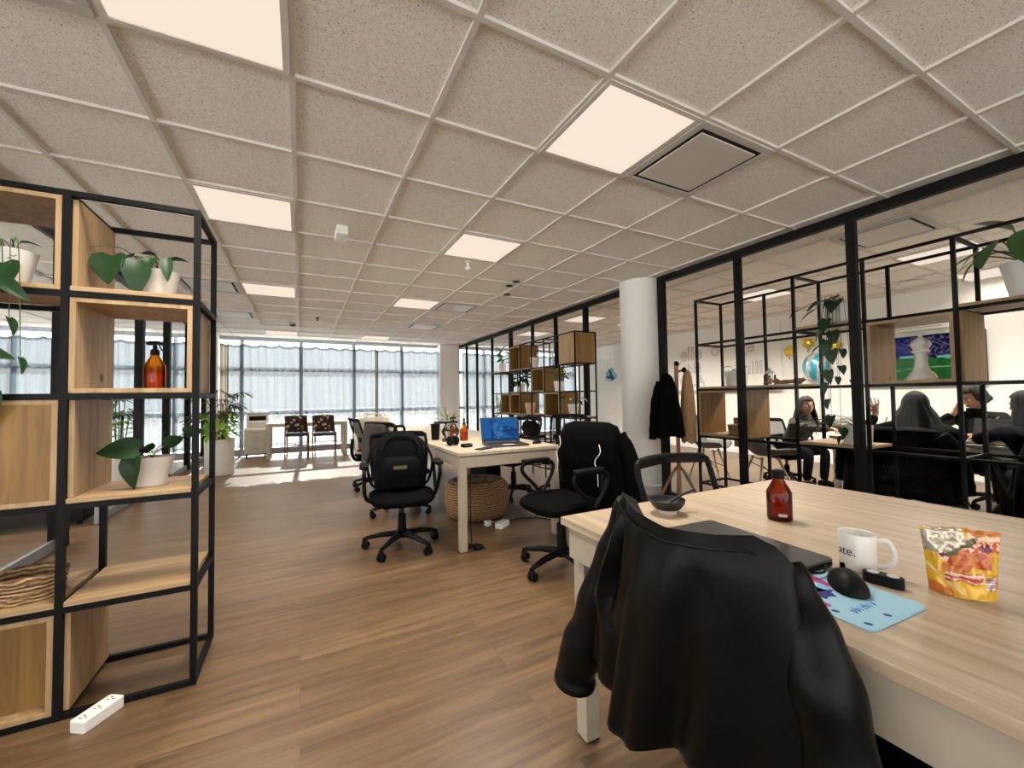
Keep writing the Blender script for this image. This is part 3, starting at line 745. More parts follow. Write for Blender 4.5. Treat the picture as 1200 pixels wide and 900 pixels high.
# --- glass-side unit inside the meeting room
QX, QXB = 4.05, 4.49
QYs = [3.20, 2.68, 2.15, 1.62, 1.10, .56, .03]
QZ = [.15, .675, 1.20, 1.715, 2.225]
t = thing('shelving_unit', 'tall black steel shelving unit behind the meeting room glass wall', 'shelf', (0, 0, 0))
bm = B(); w = .024; e = w*.46
for y in QYs:
    for x in (QX, QXB): box(bm, x-w/2, x+w/2, y-w/2, y+w/2, 0, QZ[-1]+e)
for z in QZ:
    for x in (QX, QXB): box(bm, x-e, x+e, QYs[-1], QYs[0], z-e, z+e)
    for y in (QYs[0], QYs[2], QYs[4], QYs[6]): box(bm, QX, QXB, y-e, y+e, z-e, z+e)
obj('frame', bm, 'black', t)
def qcube(b, l, closed=()):
    return cube_box(t, QX-.006, QXB-.013, QYs[b+1]+.013, QYs[b]-.013, QZ[l]+.012, QZ[l+1]-.012, 0, closed, th=.022, board='pineshade')
qcube(0, 1); qcube(3, 2)
def qboard(b, l): 
    bm = B(); box(bm, QX-.008, QXB-.013, QYs[b+1]+.013, QYs[b]-.013, QZ[l]+.0115, QZ[l]+.034); obj('shelf_board', bm, 'oakY', t, bevel=.002)
qboard(1, 2); qboard(2, 3); qboard(4, 3); qboard(2, 1); qboard(0, 2)
bm = B(); box(bm, QX+.0, QXB-.02, QYs[1]-.030, QYs[1]-.013, QZ[1]+.012, QZ[2]-.012); obj('side_panel', bm, 'pineshade', t)
bm = B(); box(bm, QX+.0, QXB-.02, QYs[4]-.030, QYs[4]-.013, QZ[2]+.012, QZ[3]-.012); obj('side_panel', bm, 'pineshade', t)
BQ = .0345
potted('potted_seedling', 'small seedling in a wide pale pot on the glass-side shelf', (4.24, 2.86, QZ[2]+BQ), .10, .115, .165, [(-.02, .02, .20, 1.9, .5, .10, .03, False), (0, .0, .18, 1.2, .2, .06, .03, False)], mpot='stoneware', seed=2)
t = thing('glass_jar', 'glass jar with pink decoration and pointed lid on glass-side shelf', 'jar', (4.24, 2.50, QZ[2]+BQ))
bm = B(); lathe(bm, [(.001, 0), (.052, 0), (.055, .01), (.055, .10), (.045, .115), (.040, .115)], 24, cap=False); obj('jar_body', bm, 'cleargl', t, smooth=True)
bm = B()
for k in range(16):
    a = rnd.uniform(0, 2*PI); q = .034*math.sqrt(rnd.random()); ell(bm, (q*cos(a), q*sin(a), .016+.075*rnd.random()), (.013, .013, .011), 8, 6)
obj('sweets', bm, 'lip', t, smooth=True)
bm = B(); lathe(bm, [(.044, .115), (.046, .125), (.030, .14), (.012, .155), (.014, .168), (.001, .18)], 20); obj('lid', bm, 'silverfoil', t, smooth=True)
t = thing('wooden_ornament', 'dark reclining ornament lying on the glass-side shelf above the woman', 'ornament', (4.20, 2.26, QZ[2]+BQ))
bm = B(); tube(bm, spline([(0, .14, .02), (0, .05, .028), (0, -.03, .03), (.0, -.08, .035), (0, -.11, .055)], 5), [.018, .024, .020, .026, .03, .02, .016], 10); obj('ornament_body', bm, 'redwood', t, smooth=True)
bm = B(); ell(bm, (0, .15, .035), (.028, .03, .03)); obj('ornament_head', bm, 'redwood', t, smooth=True)
basket('round wicker basket inside the lowest wooden box behind the glass', (4.25, 2.84, QZ[1]+.035), .115, .115, .095)
t = thing('chess_queen', 'large white ceramic chess piece inside the wooden box behind glass', 'chess piece', (4.25, 1.355, QZ[2]+.035))
bm = B(); lathe(bm, [(.001, 0), (.085, 0), (.088, .02), (.078, .035), (.074, .05), (.050, .075), (.040, .11), (.036, .17), (.037, .205), (.052, .215), (.052, .225), (.042, .232), (.050, .25), (.062, .275), (.050, .300), (.03, .318)], 32); obj('piece_body', bm, 'ceramic', t, smooth=True)
bm = B(); lathe(bm, [(.028, .316), (.018, .330), (.010, .334), (.018, .345), (.012, .36), (.001, .364)], 20); obj('crown', bm, 'ceramic', t, smooth=True)
potted('trailing_pothos', 'long trailing pothos in pale pot on upper board behind glass', (4.20, 1.86, QZ[3]+BQ), .09, .115, .165,
       [(-.10, .06, .20, 2.4, -.2, .15, .13, True), (-.10, -.02, .19, 3.3, -.5, .16, .13, True), (-.12, .14, .13, 2.0, -.5, .13, .11, True), (-.06, .0, .22, 2.9, .1, .12, .1, True), (-.1, .28, .16, 1.7, -.5, .10, .08, True),
        (-.17, .02, .03, 3.0, -.9, .13, .10, True), (-.18, .06, -.06, 2.4, -1.0, .12, .09, True, .5), (-.18, -.03, -.08, 3.7, -1.1, .12, .09, True), (-.18, .02, -.15, 3.2, -1.2, .13, .10, True, -.4), (-.18, .08, -.20, 2.0, -.7, .09, .07, True), (-.18, -.02, -.24, 3.4, -1.1, .13, .10, True), (-.18, .05, -.32, 2.7, -1.2, .12, .09, True, .4), (-.18, -.09, -.24, 4.0, -1.1, .08, .06, True),
        (-.18, -.08, -.38, 3.9, -.8, .08, .06, True), (-.18, .01, -.41, 3.3, -1.2, .11, .085, True), (-.18, -.05, -.47, 3.8, -1.1, .07, .05, True), (-.18, .03, -.52, 2.8, -1.1, .10, .08, True), (-.18, -.15, -.50, 4.2, -.9, .08, .045, True), (-.18, .02, -.66, 3.0, -1.1, .09, .07, True), (-.17, .01, -.80, 3.1, -.9, .10, .08, True), (-.17, -.06, -.90, 4.0, -.9, .09, .08, True), (-.17, .10, -.88, 2.0, -.9, .10, .08, True)], mpot='ceramic', seed=18, stem_r=.002)
potted('potted_plant', 'big broad-leaved plant in ribbed white pot at top right edge', (4.22, .80, QZ[3]+BQ), .085, .125, .235,
       [(-.10, .10, .40, 2.7, -.75, .25, .16, False, .3), (-.11, -.02, .42, 3.3, -.85, .27, .17, False, -.2), (-.08, -.12, .40, 3.9, -.7, .24, .16, False, -.3), (-.05, .17, .36, 2.0, -.35, .22, .045, False), (-.02, .2, .33, 1.75, -.5, .20, .04, False), (-.1, .18, .37, 2.2, -.7, .18, .04, False), (-.03, .22, .31, 1.6, -.75, .16, .035, False),
        (0, -.04, .42, 4.6, .1, .26, .16, False), (.05, 0, .42, .3, .3, .2, .13, False), (-.04, .05, .45, 2.4, .5, .22, .12, False), (-.02, -.03, .46, 3.6, .7, .2, .10, False)], mpot='ceramic', mleaf='leaf2', seed=28, ribs=.05, stem_r=.005)
potted('potted_vine', 'vine in square-ish white pot on low board behind glass', (4.20, 1.76, QZ[1]+BQ), .095, .105, .155,
       [(-.06, .13, .19, 2.0, .1, .10, .06, True), (-.05, .22, .20, 1.7, -.1, .10, .05, True), (-.05, .31, .20, 1.8, -.4, .10, .07, True), (-.08, .08, .06, 2.5, -.8, .07, .06, True), (0, .38, .14, 1.6, -.5, .10, .08, True), (-.02, .40, .05, 2.3, -.6, .1, .08, True)], saucer=True, mpot='ceramic', seed=38)

# ------------------------------------------------------------------ desks and tables
def table(name, label, x0, x1, y0, y1, mtop, mleg, z=.74, top=.026, apron_h=.10, leg=.055, inset=.02, legs=None, gap=.006, cat='desk', split=None):
    t = thing(name, label, cat, (0, 0, 0))
    if split is None: parts = [(y0, y1)]
    else: parts = [(y0, split-.002), (split+.002, y1)]
    for a, b in parts:
        bm = B(); box(bm, x0, x1, a, b, z-top, z); obj('table_top', bm, mtop, t, bevel=.0025)
    bm = B(); za, zb = z-top-gap-apron_h, z-top-gap; i = inset; w = .022
    box(bm, x0+i, x0+i+w, y0+i, y1-i, za, zb); box(bm, x1-i-w, x1-i, y0+i, y1-i, za, zb)
    box(bm, x0+i+w, x1-i-w, y0+i, y0+i+w, za, zb); box(bm, x0+i+w, x1-i-w, y1-i-w, y1-i, za, zb)
    bm2 = B(); box(bm2, x0+i+.05, x1-i-.05, y0+i+.05, y1-i-.05, zb, z-top-.0005); obj('spacer', bm2, 'dark', t)
    obj('apron', bm, mleg, t, bevel=.0015)
    for (lx, ly) in legs or [(x0+i, y0+i), (x1-i-leg, y0+i), (x0+i, y1-i-leg), (x1-i-leg, y1-i-leg)]:
        bm = B(); box(bm, lx, lx+leg, ly, ly+leg, .004, za); box(bm, lx+.006, lx+leg-.006, ly+.006, ly+leg-.006, 0, .004); obj('leg', bm, mleg, t, bevel=.002)
    return t
DZ = .74
table('shared_desk', 'large pale oak desk in the foreground at right', .790, 2.045, -1.62, 1.185, 'desk', 'apron', legs=[(.842, 1.13), (1.93, 1.13), (.842, -1.58), (1.93, -1.58), (.842, -.25), (1.93, -.25)])
table('work_table', 'pale work table in mid room with open laptop at its near end', 1.045, 1.95, 2.90, 6.2, 'desk2', 'apron', inset=.012, apron_h=.085, split=4.5, legs=[(1.057, 2.912), (1.883, 2.912), (1.057, 6.133), (1.883, 6.133), (1.883, 4.95), (1.057, 4.45)])
table('window_table', 'plain beige table in front of the far windows', -.60, .88, 9.35, 9.97, 'greige', 'greige', z=.70, top=.05, apron_h=.02, leg=.075, inset=.0, gap=.0, cat='table')

# ------------------------------------------------------------------ office chairs
def office_chair(label, loc, face, seat_z=.47, top_z=.93, base_rot=0.0, group=None, arms=True, back_mt='mesh', wid=.45, tall=True):
    """face: heading angle (radians) of the seat front in world; local +Y is the front"""
    t = thing('office_chair', label, 'chair', (loc[0], loc[1], 0), face-PI/2, group)
    for k in range(5):
        a = base_rot-(face-PI/2)+2*PI*k/5; d = V(cos(a), sin(a), 0)
        bm = B(); tube(bm, [d*.035+V(0, 0, .112), d*.16+V(0, 0, .105), d*.275+V(0, 0, .082)], [.024, .021, .015], 8); leg = obj('base_leg', bm, 'blackplas', t, smooth=True)
        bm = B(); s = V(-d.y, d.x, 0); c = d*.29
        tube(bm, [c+V(0, 0, .085), c+V(0, 0, .05)], .012, 8)
        for q in (-1, 1):
            p = c+s*.014*q-d*.012
            tube(bm, [p-s*.009+V(0, 0, .0275), p+s*.009+V(0, 0, .0275)], .0265, 16)
        tube(bm, [c+V(0, 0, .05)-d*.02, c+V(0, 0, .056)+d*.012], .016, 8)
        obj('caster', bm, 'blackplas', leg, smooth=True)
    bm = B(); lathe(bm, [(.04, .085), (.045, .10), (.045, .13), (.032, .14), (.030, seat_z-.17), (.016, seat_z-.165), (.016, seat_z-.08)], 16); obj('gas_lift', bm, 'blackplas', t, smooth=True)
    bm = B(); box(bm, -.09, .09, -.14, .12, seat_z-.095, seat_z-.06); bar(bm, (.08, .02, seat_z-.08), (.21, .04, seat_z-.085), .012); obj('tilt_mechanism', bm, 'blackplas', t, bevel=.01)
    # seat: rounded slab
    bm = B(); rows = []; n = 36
    for z, q in ((seat_z-.058, .80), (seat_z-.050, .93), (seat_z-.028, 1.0), (seat_z-.008, .985), (seat_z+.004, .90), (seat_z+.004, .5), (seat_z-.002, .02)):
        row = []
        for k in range(n):
            a = 2*PI*k/n; ca, sa = cos(a), sin(a); ex = 2/3.4
            x = .245*q*math.copysign(abs(ca)**ex, ca); y = .235*q*math.copysign(abs(sa)**ex, sa)
            row.append((x, y+.01, z-(.02*max(0, y/.23)**2)))
        rows.append(row)
    vs = grid(bm, rows, closed=True); bm.faces.new(vs[0][::-1]); obj('seat', bm, 'fabric', t, smooth=True)
    # back frame
    zb0, zb1 = seat_z+.07, top_z
    def bp(u, v):      # u -1..1, v 0..1 -> point on the back surface
        z = zb0+(zb1-zb0)*v
        return V(u*wid/2*(1-.10*max(0,1-v)**1.5)*(1+.02*sin(PI*v)), -.235-.075*v+.045*sin(PI*min(1, v*1.3))*.4-.0+.055*u*u, z)
    loop = [(-1, 0), (-1, .25), (-1, .5), (-1, .8), (-.97, .96), (-.88, 1), (-.5, 1.01), (0, 1.015), (.5, 1.01), (.88, 1), (.97, .96), (1, .8), (1, .5), (1, .25), (1, 0), (.9, -.03), (.4, -.035), (0, -.035), (-.4, -.035), (-.9, -.03)]
    bm = B(); tube(bm, [bp(u, v) for u, v in loop], .0135, 8, closed=True)
    for s in (-1, 1): bar(bm, bp(.95*s, .985)+V(0, 0, -.012), bp(.02*s, 1.0)+V(0, 0, -.012), .03, .012, up=(0, 1, 0))
    fr = obj('back_frame', bm, 'blackplas', t, smooth=True)
    bm = B(); grid(bm, [[bp(-1+2*j/10, i/10)+V(0, .004, 0) for j in range(11)] for i in range(11)]); obj('back_mesh', bm, back_mt, t, smooth=True)
    bm = B(); tube(bm, spline([(0, -.10, seat_z-.075), (0, -.24, seat_z-.06), (0, -.285, seat_z+.05), (0, -.275, seat_z+.2)], 5), .022, 8); bar(bm, bp(-.9, .33)-V(0, .02, 0), bp(.9, .33)-V(0, .02, 0), .05, .014, up=(0, 1, 0)); obj('back_support', bm, 'blackplas', t, smooth=True)
    if arms:
        for s in (-1, 1):
            bm = B(); x = s*.275
            tube(bm, spline([(s*.19, -.02, seat_z-.062), (s*.25, -.02, seat_z-.05), (x, .0, seat_z+.02), (x, .11, seat_z+.13), (x, .12, seat_z+.185), (x, .06, seat_z+.205), (x, -.10, seat_z+.20), (x, -.16, seat_z+.17), (x, -.13, seat_z+.08), (x*.98, -.05, seat_z-.02)], 5), .014, 8)
            ar = obj('armrest', bm, 'blackplas', t, smooth=True)
            bm = B(); poly_prism(bm, [(px+x, py) for px, py in rrect(-.034, .034, -.12, .12, .03)], seat_z+.205, seat_z+.23); obj('arm_pad', bm, 'blackplas', ar, bevel=.006)
    return t
c1 = (.70, 3.25)
F1 = R(-97)
office_chair('black swivel chair holding a black backpack, left of the work table', c1, F1, .43, .86, R(11))
office_chair('black mesh swivel chair with floral jacket behind the backpack chair', (.90, 4.20), R(28), .45, .92, R(40), arms=False)
office_chair('black swivel chair mostly hidden near the far end of work table', (.86, 5.62), R(8), .45, .90, R(70))
office_chair('black swivel chair under a dark hooded jacket beside the near end of work table', (1.56, 2.33), R(186), .47, .93, R(123))
office_chair('black mesh chair with a bag hanging on it behind the open laptop', (2.19, 4.24), R(200), .46, .90, R(20), back_mt='meshlight')
office_chair('black mesh chair behind the hooded jacket, in front of shelving unit', (2.70, 3.99), R(215), .46, .92, R(50), back_mt='meshlight')
office_chair('black mesh chair pushed against the far end of the oak desk', (1.52, 1.10), R(-93), .44, .855, R(30), back_mt='meshlight', arms=False, wid=.44)
office_chair('foreground black swivel chair covered by black leather jacket', (1.0, .605), R(0), .43, .845, R(140), arms=False, wid=.38)

# ------------------------------------------------------------------ garments
def foldnoise(p, s): return mnoise.noise(Vector(p)*s)
# leather jacket over the foreground chair back
t = thing('leather_jacket', 'black leather jacket draped over the foreground chair back', 'jacket', (0, 0, 0))
def interp(tab, u):
    for (u0, a), (u1, b) in zip(tab, tab[1:]):
        if u <= u1:
            k = (u-u0)/(u1-u0); k = max(0, min(1, k)); return [p+(q-p)*k for p, q in zip(a, b)]
    return list(tab[-1][1])
topE = [(0, (.800, .893)), (.10, (.775, .911)), (.28, (.702, .890)), (.52, (.604, .879)), (.76, (.507, .889)), (.90, (.451, .899)), (.96, (.42, .885)), (1, (.40, .855))]
hemE = [(0, (.880, .470)), (.10, (.84, .452)), (.25, (.765, .437)), (.40, (.715, .420)), (.52, (.675, .412)), (.66, (.60, .45)), (.80, (.51, .47)), (.92, (.40, .46)), (1, (.335, .46))]
midL = [(0, (0,)), (.14, (-.028,)), (.30, (-.022,)), (.55, (.005,)), (1, (0,))]
bm = B(); rows = []; nu, nv = 40, 34
for i in range(-8, nv+1):
    row = []
    for j in range(nu+1):
        u = j/nu; ty, tz = interp(topE, u); hy, hz = interp(hemE, u)
        xt = .655+.075*(abs(u-.5)*2)**2.2
        if i < 0:
            v = -i/8; row.append((xt+.030+.012*v+.003*sin(u*17), ty*.98+.012+(.02 if u < .5 else -.005)*v*0, tz-.006-.16*v*(1-.15*sin(u*9))))
        else:
            v = i/nv; y = ty+(hy-ty)*v; z = tz+(hz-tz)*v
            dl = interp(midL, v)[0]
            y += dl*(1-u)**4
            f = .020*v*sin(u*15+v*1.6)+.012*v*sin(u*31+1.2+2.2*v)+.010*foldnoise((y*1.3, z*.5, 0), 9)*min(1, v*4)
            f += -.035*sin(PI*min(1, v*1.4))*math.exp(-((u-.16)/.045)**2)+.03*sin(PI*min(1, v*1.3))*math.exp(-((u-.06)/.05)**2)
            x = xt-.012*min(1, v*8)-.03*sin(PI*v*.6)*(1-abs(u-.5))-f+(.05*v*u**3)
            row.append((x, y, z))
    rows.append(row)
grid(bm, rows); obj('jacket_body', bm, 'leather', t, smooth=True, solid=.010)
bm = B(); pts = [V(.728, .790, .885), V(.735, .83, .79), V(.735, .880, .67), V(.725, .935, .52), V(.71, .99, .385), V(.705, 1.0, .325)]
P = spline(pts, 8); L = len(P)
rad = [.026+.032*min(1, i/(L*.5))+.0025*sin(i*.7)+(.006*math.exp(-((i-L*.66)/1.5)**2)) for i in range(L)]
tube(bm, P, rad, 16); obj('sleeve', bm, 'leather', t, smooth=True)
bm = B(); pts = [V(.762, .435, .85), V(.755, .405, .78), V(.742, .375, .70), V(.745, .355, .58), V(.745, .34, .44)]
P = spline(pts, 8); L = len(P)
tube(bm, P, [.026+.028*min(1, i/(L*.5))+.002*sin(i*.8) for i in range(L)], 16); obj('sleeve', bm, 'leather', t, smooth=True)
bm = B(); tube(bm, [V(.635-.004, ty, tz-.030) if False else V(.640+.075*(abs(u-.5)*2)**2.2, interp(topE, u)[0], interp(topE, u)[1]-.020) for u in [.06+.86*k/30 for k in range(31)]], .003, 6); obj('collar_seam', bm, 'leather', t, smooth=True)

def garment(name, label, cat, loc, rz, rings, sleeves, mt, n=40, seed=0, cords=(), fold=.02, group=None):
    """rings: list of (z, half_width x, half_depth y, centre y); sleeves: list of (points, radii)"""
    t = thing(name, label, cat, loc, rz, group)
    bm = B(); rows = []
    zt, zb = rings[0][0], rings[-1][0]; m = 26
    for i in range(m+1):
        v = i/m; z = zt+(zb-zt)*v
        for (za, *A), (zc, *Bq) in zip(rings, rings[1:]):
            if za >= z >= zc-1e-6:
                k = (za-z)/(za-zc); hw, hd, cy = [p+(q-p)*k for p, q in zip(A, Bq)]; break
        row = []
        for k in range(n):
            a = 2*PI*k/n; ca, sa = cos(a), sin(a)
            f = 1+fold*v*(sin(a*9+seed+1.5*v)+.6*sin(a*15+2*seed))+.02*foldnoise((ca, sa, z*2+seed), 3)
            row.append((hw*f*math.copysign(abs(ca)**.75, ca), cy+hd*f*math.copysign(abs(sa)**.75, sa), z+(.012*sin(a*5+seed) if i == m else 0)))
        rows.append(row)
    vs = grid(bm, rows, closed=True)
    cc = bm.verts.new((0, rings[0][3], zt+.004))
    for k in range(n): bm.faces.new((cc, vs[0][k], vs[0][(k+1) % n]))
    obj('garment_body', bm, mt, t, smooth=True)
    for pts, rad in sleeves:
        bm = B(); P = spline(pts, 6); L = len(P)
        tube(bm, P, [rad[0]+(rad[1]-rad[0])*i/(L-1)+.003*sin(i*1.7+seed) for i in range(L)], 14); obj('sleeve', bm, mt, t, smooth=True)
    for pts in cords:
        bm = B(); tube(bm, spline(pts, 6), .0026, 6); obj('drawstring', bm, 'whiteplas', t, smooth=True, label='pale drawstring')
    return t
garment('hooded_jacket', 'black hooded jacket with pale cords worn over the swivel chair back', 'jacket', (1.56, 2.33, 0), R(186)-PI/2,
        [(.965, .17, .06, -.285), (.95, .235, .085, -.28), (.86, .28, .115, -.27), (.70, .29, .125, -.27), (.55, .30, .13, -.29), (.36, .34, .14, -.34)],
        [([(-.24, -.30, .88), (-.31, -.33, .74), (-.33, -.34, .55), (-.34, -.36, .40)], (.06, .05)), ([(.24, -.30, .88), (.31, -.33, .74), (.33, -.33, .55), (.32, -.34, .42)], (.06, .05))], 'cloth_black', seed=2,
        cords=[[(-.20, -.165, .83), (-.225, -.150, .78), (-.185, -.140, .72), (-.21, -.136, .65), (-.215, -.136, .56)], [(.20, -.165, .86), (.175, -.150, .80), (.215, -.145, .74), (.19, -.138, .68), (.20, -.134, .60)]])
# backpack on the left chair
t = thing('backpack', 'stuffed black backpack sitting upright on the left swivel chair', 'backpack', (c1[0]-.00, c1[1], .437), F1-PI/2)
t.scale = (1.06, 1.0, 1.1)
bm = B(); rows = []
for z, hw, hd, cy in ((0, .165, .075, -.11), (.015, .185, .095, -.11), (.12, .195, .11, -.115), (.25, .185, .10, -.13), (.33, .16, .085, -.145), (.385, .11, .06, -.16), (.41, .04, .025, -.165)):
    rows.append([(hw*math.copysign(abs(cos(a))**.6, cos(a))*(1+.03*sin(a*5+z*20)), cy+hd*math.copysign(abs(sin(a))**.6, sin(a)), z) for a in [2*PI*k/36 for k in range(36)]])
vs = grid(bm, rows, closed=True); bm.faces.new(vs[0][::-1]); bm.faces.new(vs[-1]); obj('pack_body', bm, 'nylon', t, smooth=True)
bm = B(); rows = []
for z, hw, hd in ((.02, .13, .02), (.03, .14, .05), (.12, .145, .06), (.20, .135, .05), (.235, .11, .01)):
    rows.append([(hw*math.copysign(abs(cos(a))**.6, cos(a)), -.03+hd*math.copysign(abs(sin(a))**.6, sin(a)), z) for a in [2*PI*k/28 for k in range(28)]])
vs = grid(bm, rows, closed=True); bm.faces.new(vs[0][::-1]); bm.faces.new(vs[-1]); obj('front_pocket', bm, 'nylon', t, smooth=True)
bm = B(); tube(bm, spline([(-.13, -.045, .29), (-.10, -.07, .355), (0, -.085, .385), (.10, -.07, .355), (.13, -.045, .29)], 6), .007, 6); obj('zip', bm, 'blackplas', t, smooth=True)
bm = B(); tube(bm, spline([(-.035, -.16, .39), (-.03, -.17, .44), (.03, -.17, .44), (.035, -.16, .39)], 6), .010, 8); obj('carry_handle', bm, 'nylon', t, smooth=True)
for s in (-1, 1):
    bm = B(); tube(bm, spline([(s*.08, -.20, .38), (s*.17, -.16, .33), (s*.235, -.09, .20), (s*.21, -.10, .05), (s*.17, -.14, .01)], 6), .016, 8, flat=.5); obj('shoulder_strap', bm, 'nylon', t, smooth=True)
bm = B(); box(bm, -.035, .06, .027, .031, .155, .18); obj('logo_patch', bm, 'polive', t, label='dull olive label patch')

# ------------------------------------------------------------------ things on the foreground desk
def tex_plate(bm, x0, x1, y0, y1, z, nx, ny, fn):
    vs = [[bm.verts.new((x0+(x1-x0)*i/nx, y0+(y1-y0)*j/ny, z)) for i in range(nx+1)] for j in range(ny+1)]
    for j in range(ny):
        for i in range(nx): bm.faces.new((vs[j][i], vs[j][i+1], vs[j+1][i+1], vs[j+1][i])).material_index = fn((i+.5)/nx, (j+.5)/ny)
t = thing('laptop', 'closed dark grey laptop lying on the oak desk', 'laptop', (1.005, .700, DZ), R(-3))
bm = B(); poly_prism(bm, rrect(-.12, .12, -.172, .172, .014), .004, .013); obj('laptop_base', bm, 'blackplas', t, bevel=.002)
bm = B(); poly_prism(bm, rrect(-.12, .12, -.172, .172, .014), .0138, .021); obj('laptop_lid', bm, 'laptop', t, bevel=.002)
for x, y in ((-.1, -.15), (.1, -.15), (-.1, .15), (.1, .15)):
    bm = B(); lathe(bm, [(.008, 0), (.008, .004)], 10, (x, y, 0)); obj('rubber_foot', bm, 'blackplas', t)
t = thing('cable', 'black cable with plug running from the closed laptop to the mouse', 'cable', (0, 0, 0))
bm = B(); tube(bm, spline([(1.00, .515, .754), (1.03, .505, .752), (1.08, .525, .753), (1.118, .548, .7445)], 6), .0025, 6); tube(bm, [(1.10, .545, .7465), (1.135, .552, .7465)], .006, 8); obj('lead', bm, 'blackplas', t, smooth=True)
t = thing('charging_cable', 'thin black cable hanging over the desk edge by the mouse pad', 'cable', (0, 0, 0))
bm = B(); tube(bm, spline([(.955, .512, .7465), (.91, .52, .7465), (.865, .545, .747), (.815, .56, .747), (.786, .563, .744), (.776, .563, .70), (.772, .562, .62), (.80, .56, .55)], 8), .0024, 6); obj('lead', bm, 'blackplas', t, smooth=True)
t = thing('mouse_pad', 'pale blue printed mouse pad beside the closed laptop', 'mouse pad', (.965, .455, DZ), R(-3))
bm = B(); poly_prism(bm, rrect(-.098, .098, -.108, .135, .02), 0, .0032); obj('pad_base', bm, 'padblue', t)
def blob(bm, cx, cy, rx, ry, rot, z, n=22, wob=0, ww=3):
    pts = []
    for k in range(n):
        a = 2*PI*k/n; q = 1+wob*sin(ww*a+.7); x, y = rx*q*cos(a), ry*q*sin(a)
        pts.append((cx+x*cos(rot)-y*sin(rot), cy+x*sin(rot)+y*cos(rot)))
    poly_prism(bm, pts, z, z+.0003)
for q, l in (((-.071, .012, .0125, .042, .12), 'long magenta petal printed near the pad edge'), ((.030, .048, .011, .030, -.35), 'small magenta petal printed beside the laptop')):
    bm = B(); blob(bm, *q, .0033); obj('magenta_print', bm, 'padpink', t, label=l)
bm = B(); blob(bm, -.030, .050, .042, .040, .2, .0034, wob=.16, ww=5); blob(bm, -.022, .018, .030, .026, .4, .0034, wob=.2, ww=7); obj('navy_print', bm, 'padnavy', t, label='navy splash printed on the pad')
bm = B(); blob(bm, -.050, .028, .011, .024, .2, .0038); blob(bm, .006, .030, .011, .020, -.3, .0038); obj('sky_blue_print', bm, 'padsky', t)
bm = B(); blob(bm, -.050, .040, .004, .006, .3, .0042); blob(bm, .005, .041, .004, .006, -.4, .0042); obj('white_print', bm, 'print_white', t)
for x, y in ((-.077, -.042), (-.010, -.091), (-.074, -.092), (-.088, .075)):
    bm = B(); blob(bm, x, y, .0042, .0065, .5, .0033); obj('drop_print', bm, 'padnavy', t)
bm = B(); rn = random.Random(4)
for k in range(7):
    x = -.050+.0105*k; y = -.058
    tube(bm, [V(x, y-.007, .0034), V(x+rn.uniform(-.001, .001), y+(.010 if k in (1, 4) else .006), .0034)], .0009, 4)
    if k not in (2, 5): tube(bm, [V(x+.003+.0035*cos(a), y+.0045*sin(a), .0034) for a in [rn.uniform(-1, 1)+k2*.75 for k2 in range(7)]], .0009, 4)
obj('lettering_print', bm, 'padmid', t, label='small blue lettering, upside down')
t = thing('computer_mouse', 'black wireless mouse on the pale blue pad', 'mouse', (1.012, .452, DZ+.0034), R(-50))
bm = B(); rows = []
for k in range(11):
    v = k/10; y = -.052+.104*v; hw = .031*max(.12, 1-abs(2*v-1)**3.2)**.5; hh = .036*max(.10, 1-abs(2*v-1)**2.6)**.6
    rows.append([(hw*cos(a)*1.0, y, .001+max(0, hh*sin(a))) for a in [PI*q/10 for q in range(11)]])
vs = grid(bm, rows); bm.faces.new([r[0] for r in vs]+[r[-1] for r in vs][::-1]); bm.faces.new(vs[0]); bm.faces.new(vs[-1][::-1]); obj('mouse_shell', bm, 'blackplas', t, smooth=True)
bm = B(); tube(bm, [(-.003, .028, .034), (.003, .028, .034)], .008, 12); obj('scroll_wheel', bm, 'fabric', t, smooth=True)
# mug
t = thing('mug', 'white mug with black lettering on the oak desk', 'mug', (1.150, .492, DZ))
t.scale = (.86, .86, .88)
bm = B(); lathe(bm, [(.001, 0), (.036, 0), (.0395, .003), (.041, .01), (.0415, .094), (.0405, .096), (.0385, .094), (.038, .008), (.001, .006)], 40, cap=False); obj('mug_body', bm, 'ceramic', t, smooth=True)
ha = R(-72)
bm = B(); tube(bm, spline([(.040*cos(ha), .040*sin(ha), .080), (.062*cos(ha), .062*sin(ha), .084), (.073*cos(ha), .073*sin(ha), .062), (.071*cos(ha), .071*sin(ha), .035), (.055*cos(ha), .055*sin(ha), .020), (.040*cos(ha), .040*sin(ha), .018)], 7), .0062, 10, flat=1.15); obj('handle', bm, 'ceramic', t, smooth=True)
bm = text_bm('ate.', .031, .0003)
mid = R(168)
for v in bm.verts:
    a = mid+v.co.x/.0417; r = .0417+max(0, v.co.z)+.0002
    v.co = V(r*cos(a), r*sin(a), .052+v.co.y)
obj('lettering', bm, 'print_black', t, label='black lettering reading ate.')
# small double ring speaker / charger
t = thing('pocket_speaker', 'small black pocket speaker with two round grilles behind the mouse', 'speaker', (1.103, .428, DZ), R(-78))
bm = B(); poly_prism(bm, rrect(-.034, .034, -.014, .014, .0139, 6), 0, .022); obj('speaker_case', bm, 'blackplas', t, bevel=.003)
for s in (-1, 1):
    bm = B(); lathe(bm, [(.0105, .0222), (.0105, .0232), (.007, .0225), (.006, .0234), (.001, .0234)], 20, (s*.016, 0, 0)); obj('speaker_grille', bm, 'ventgrey', t, smooth=True)
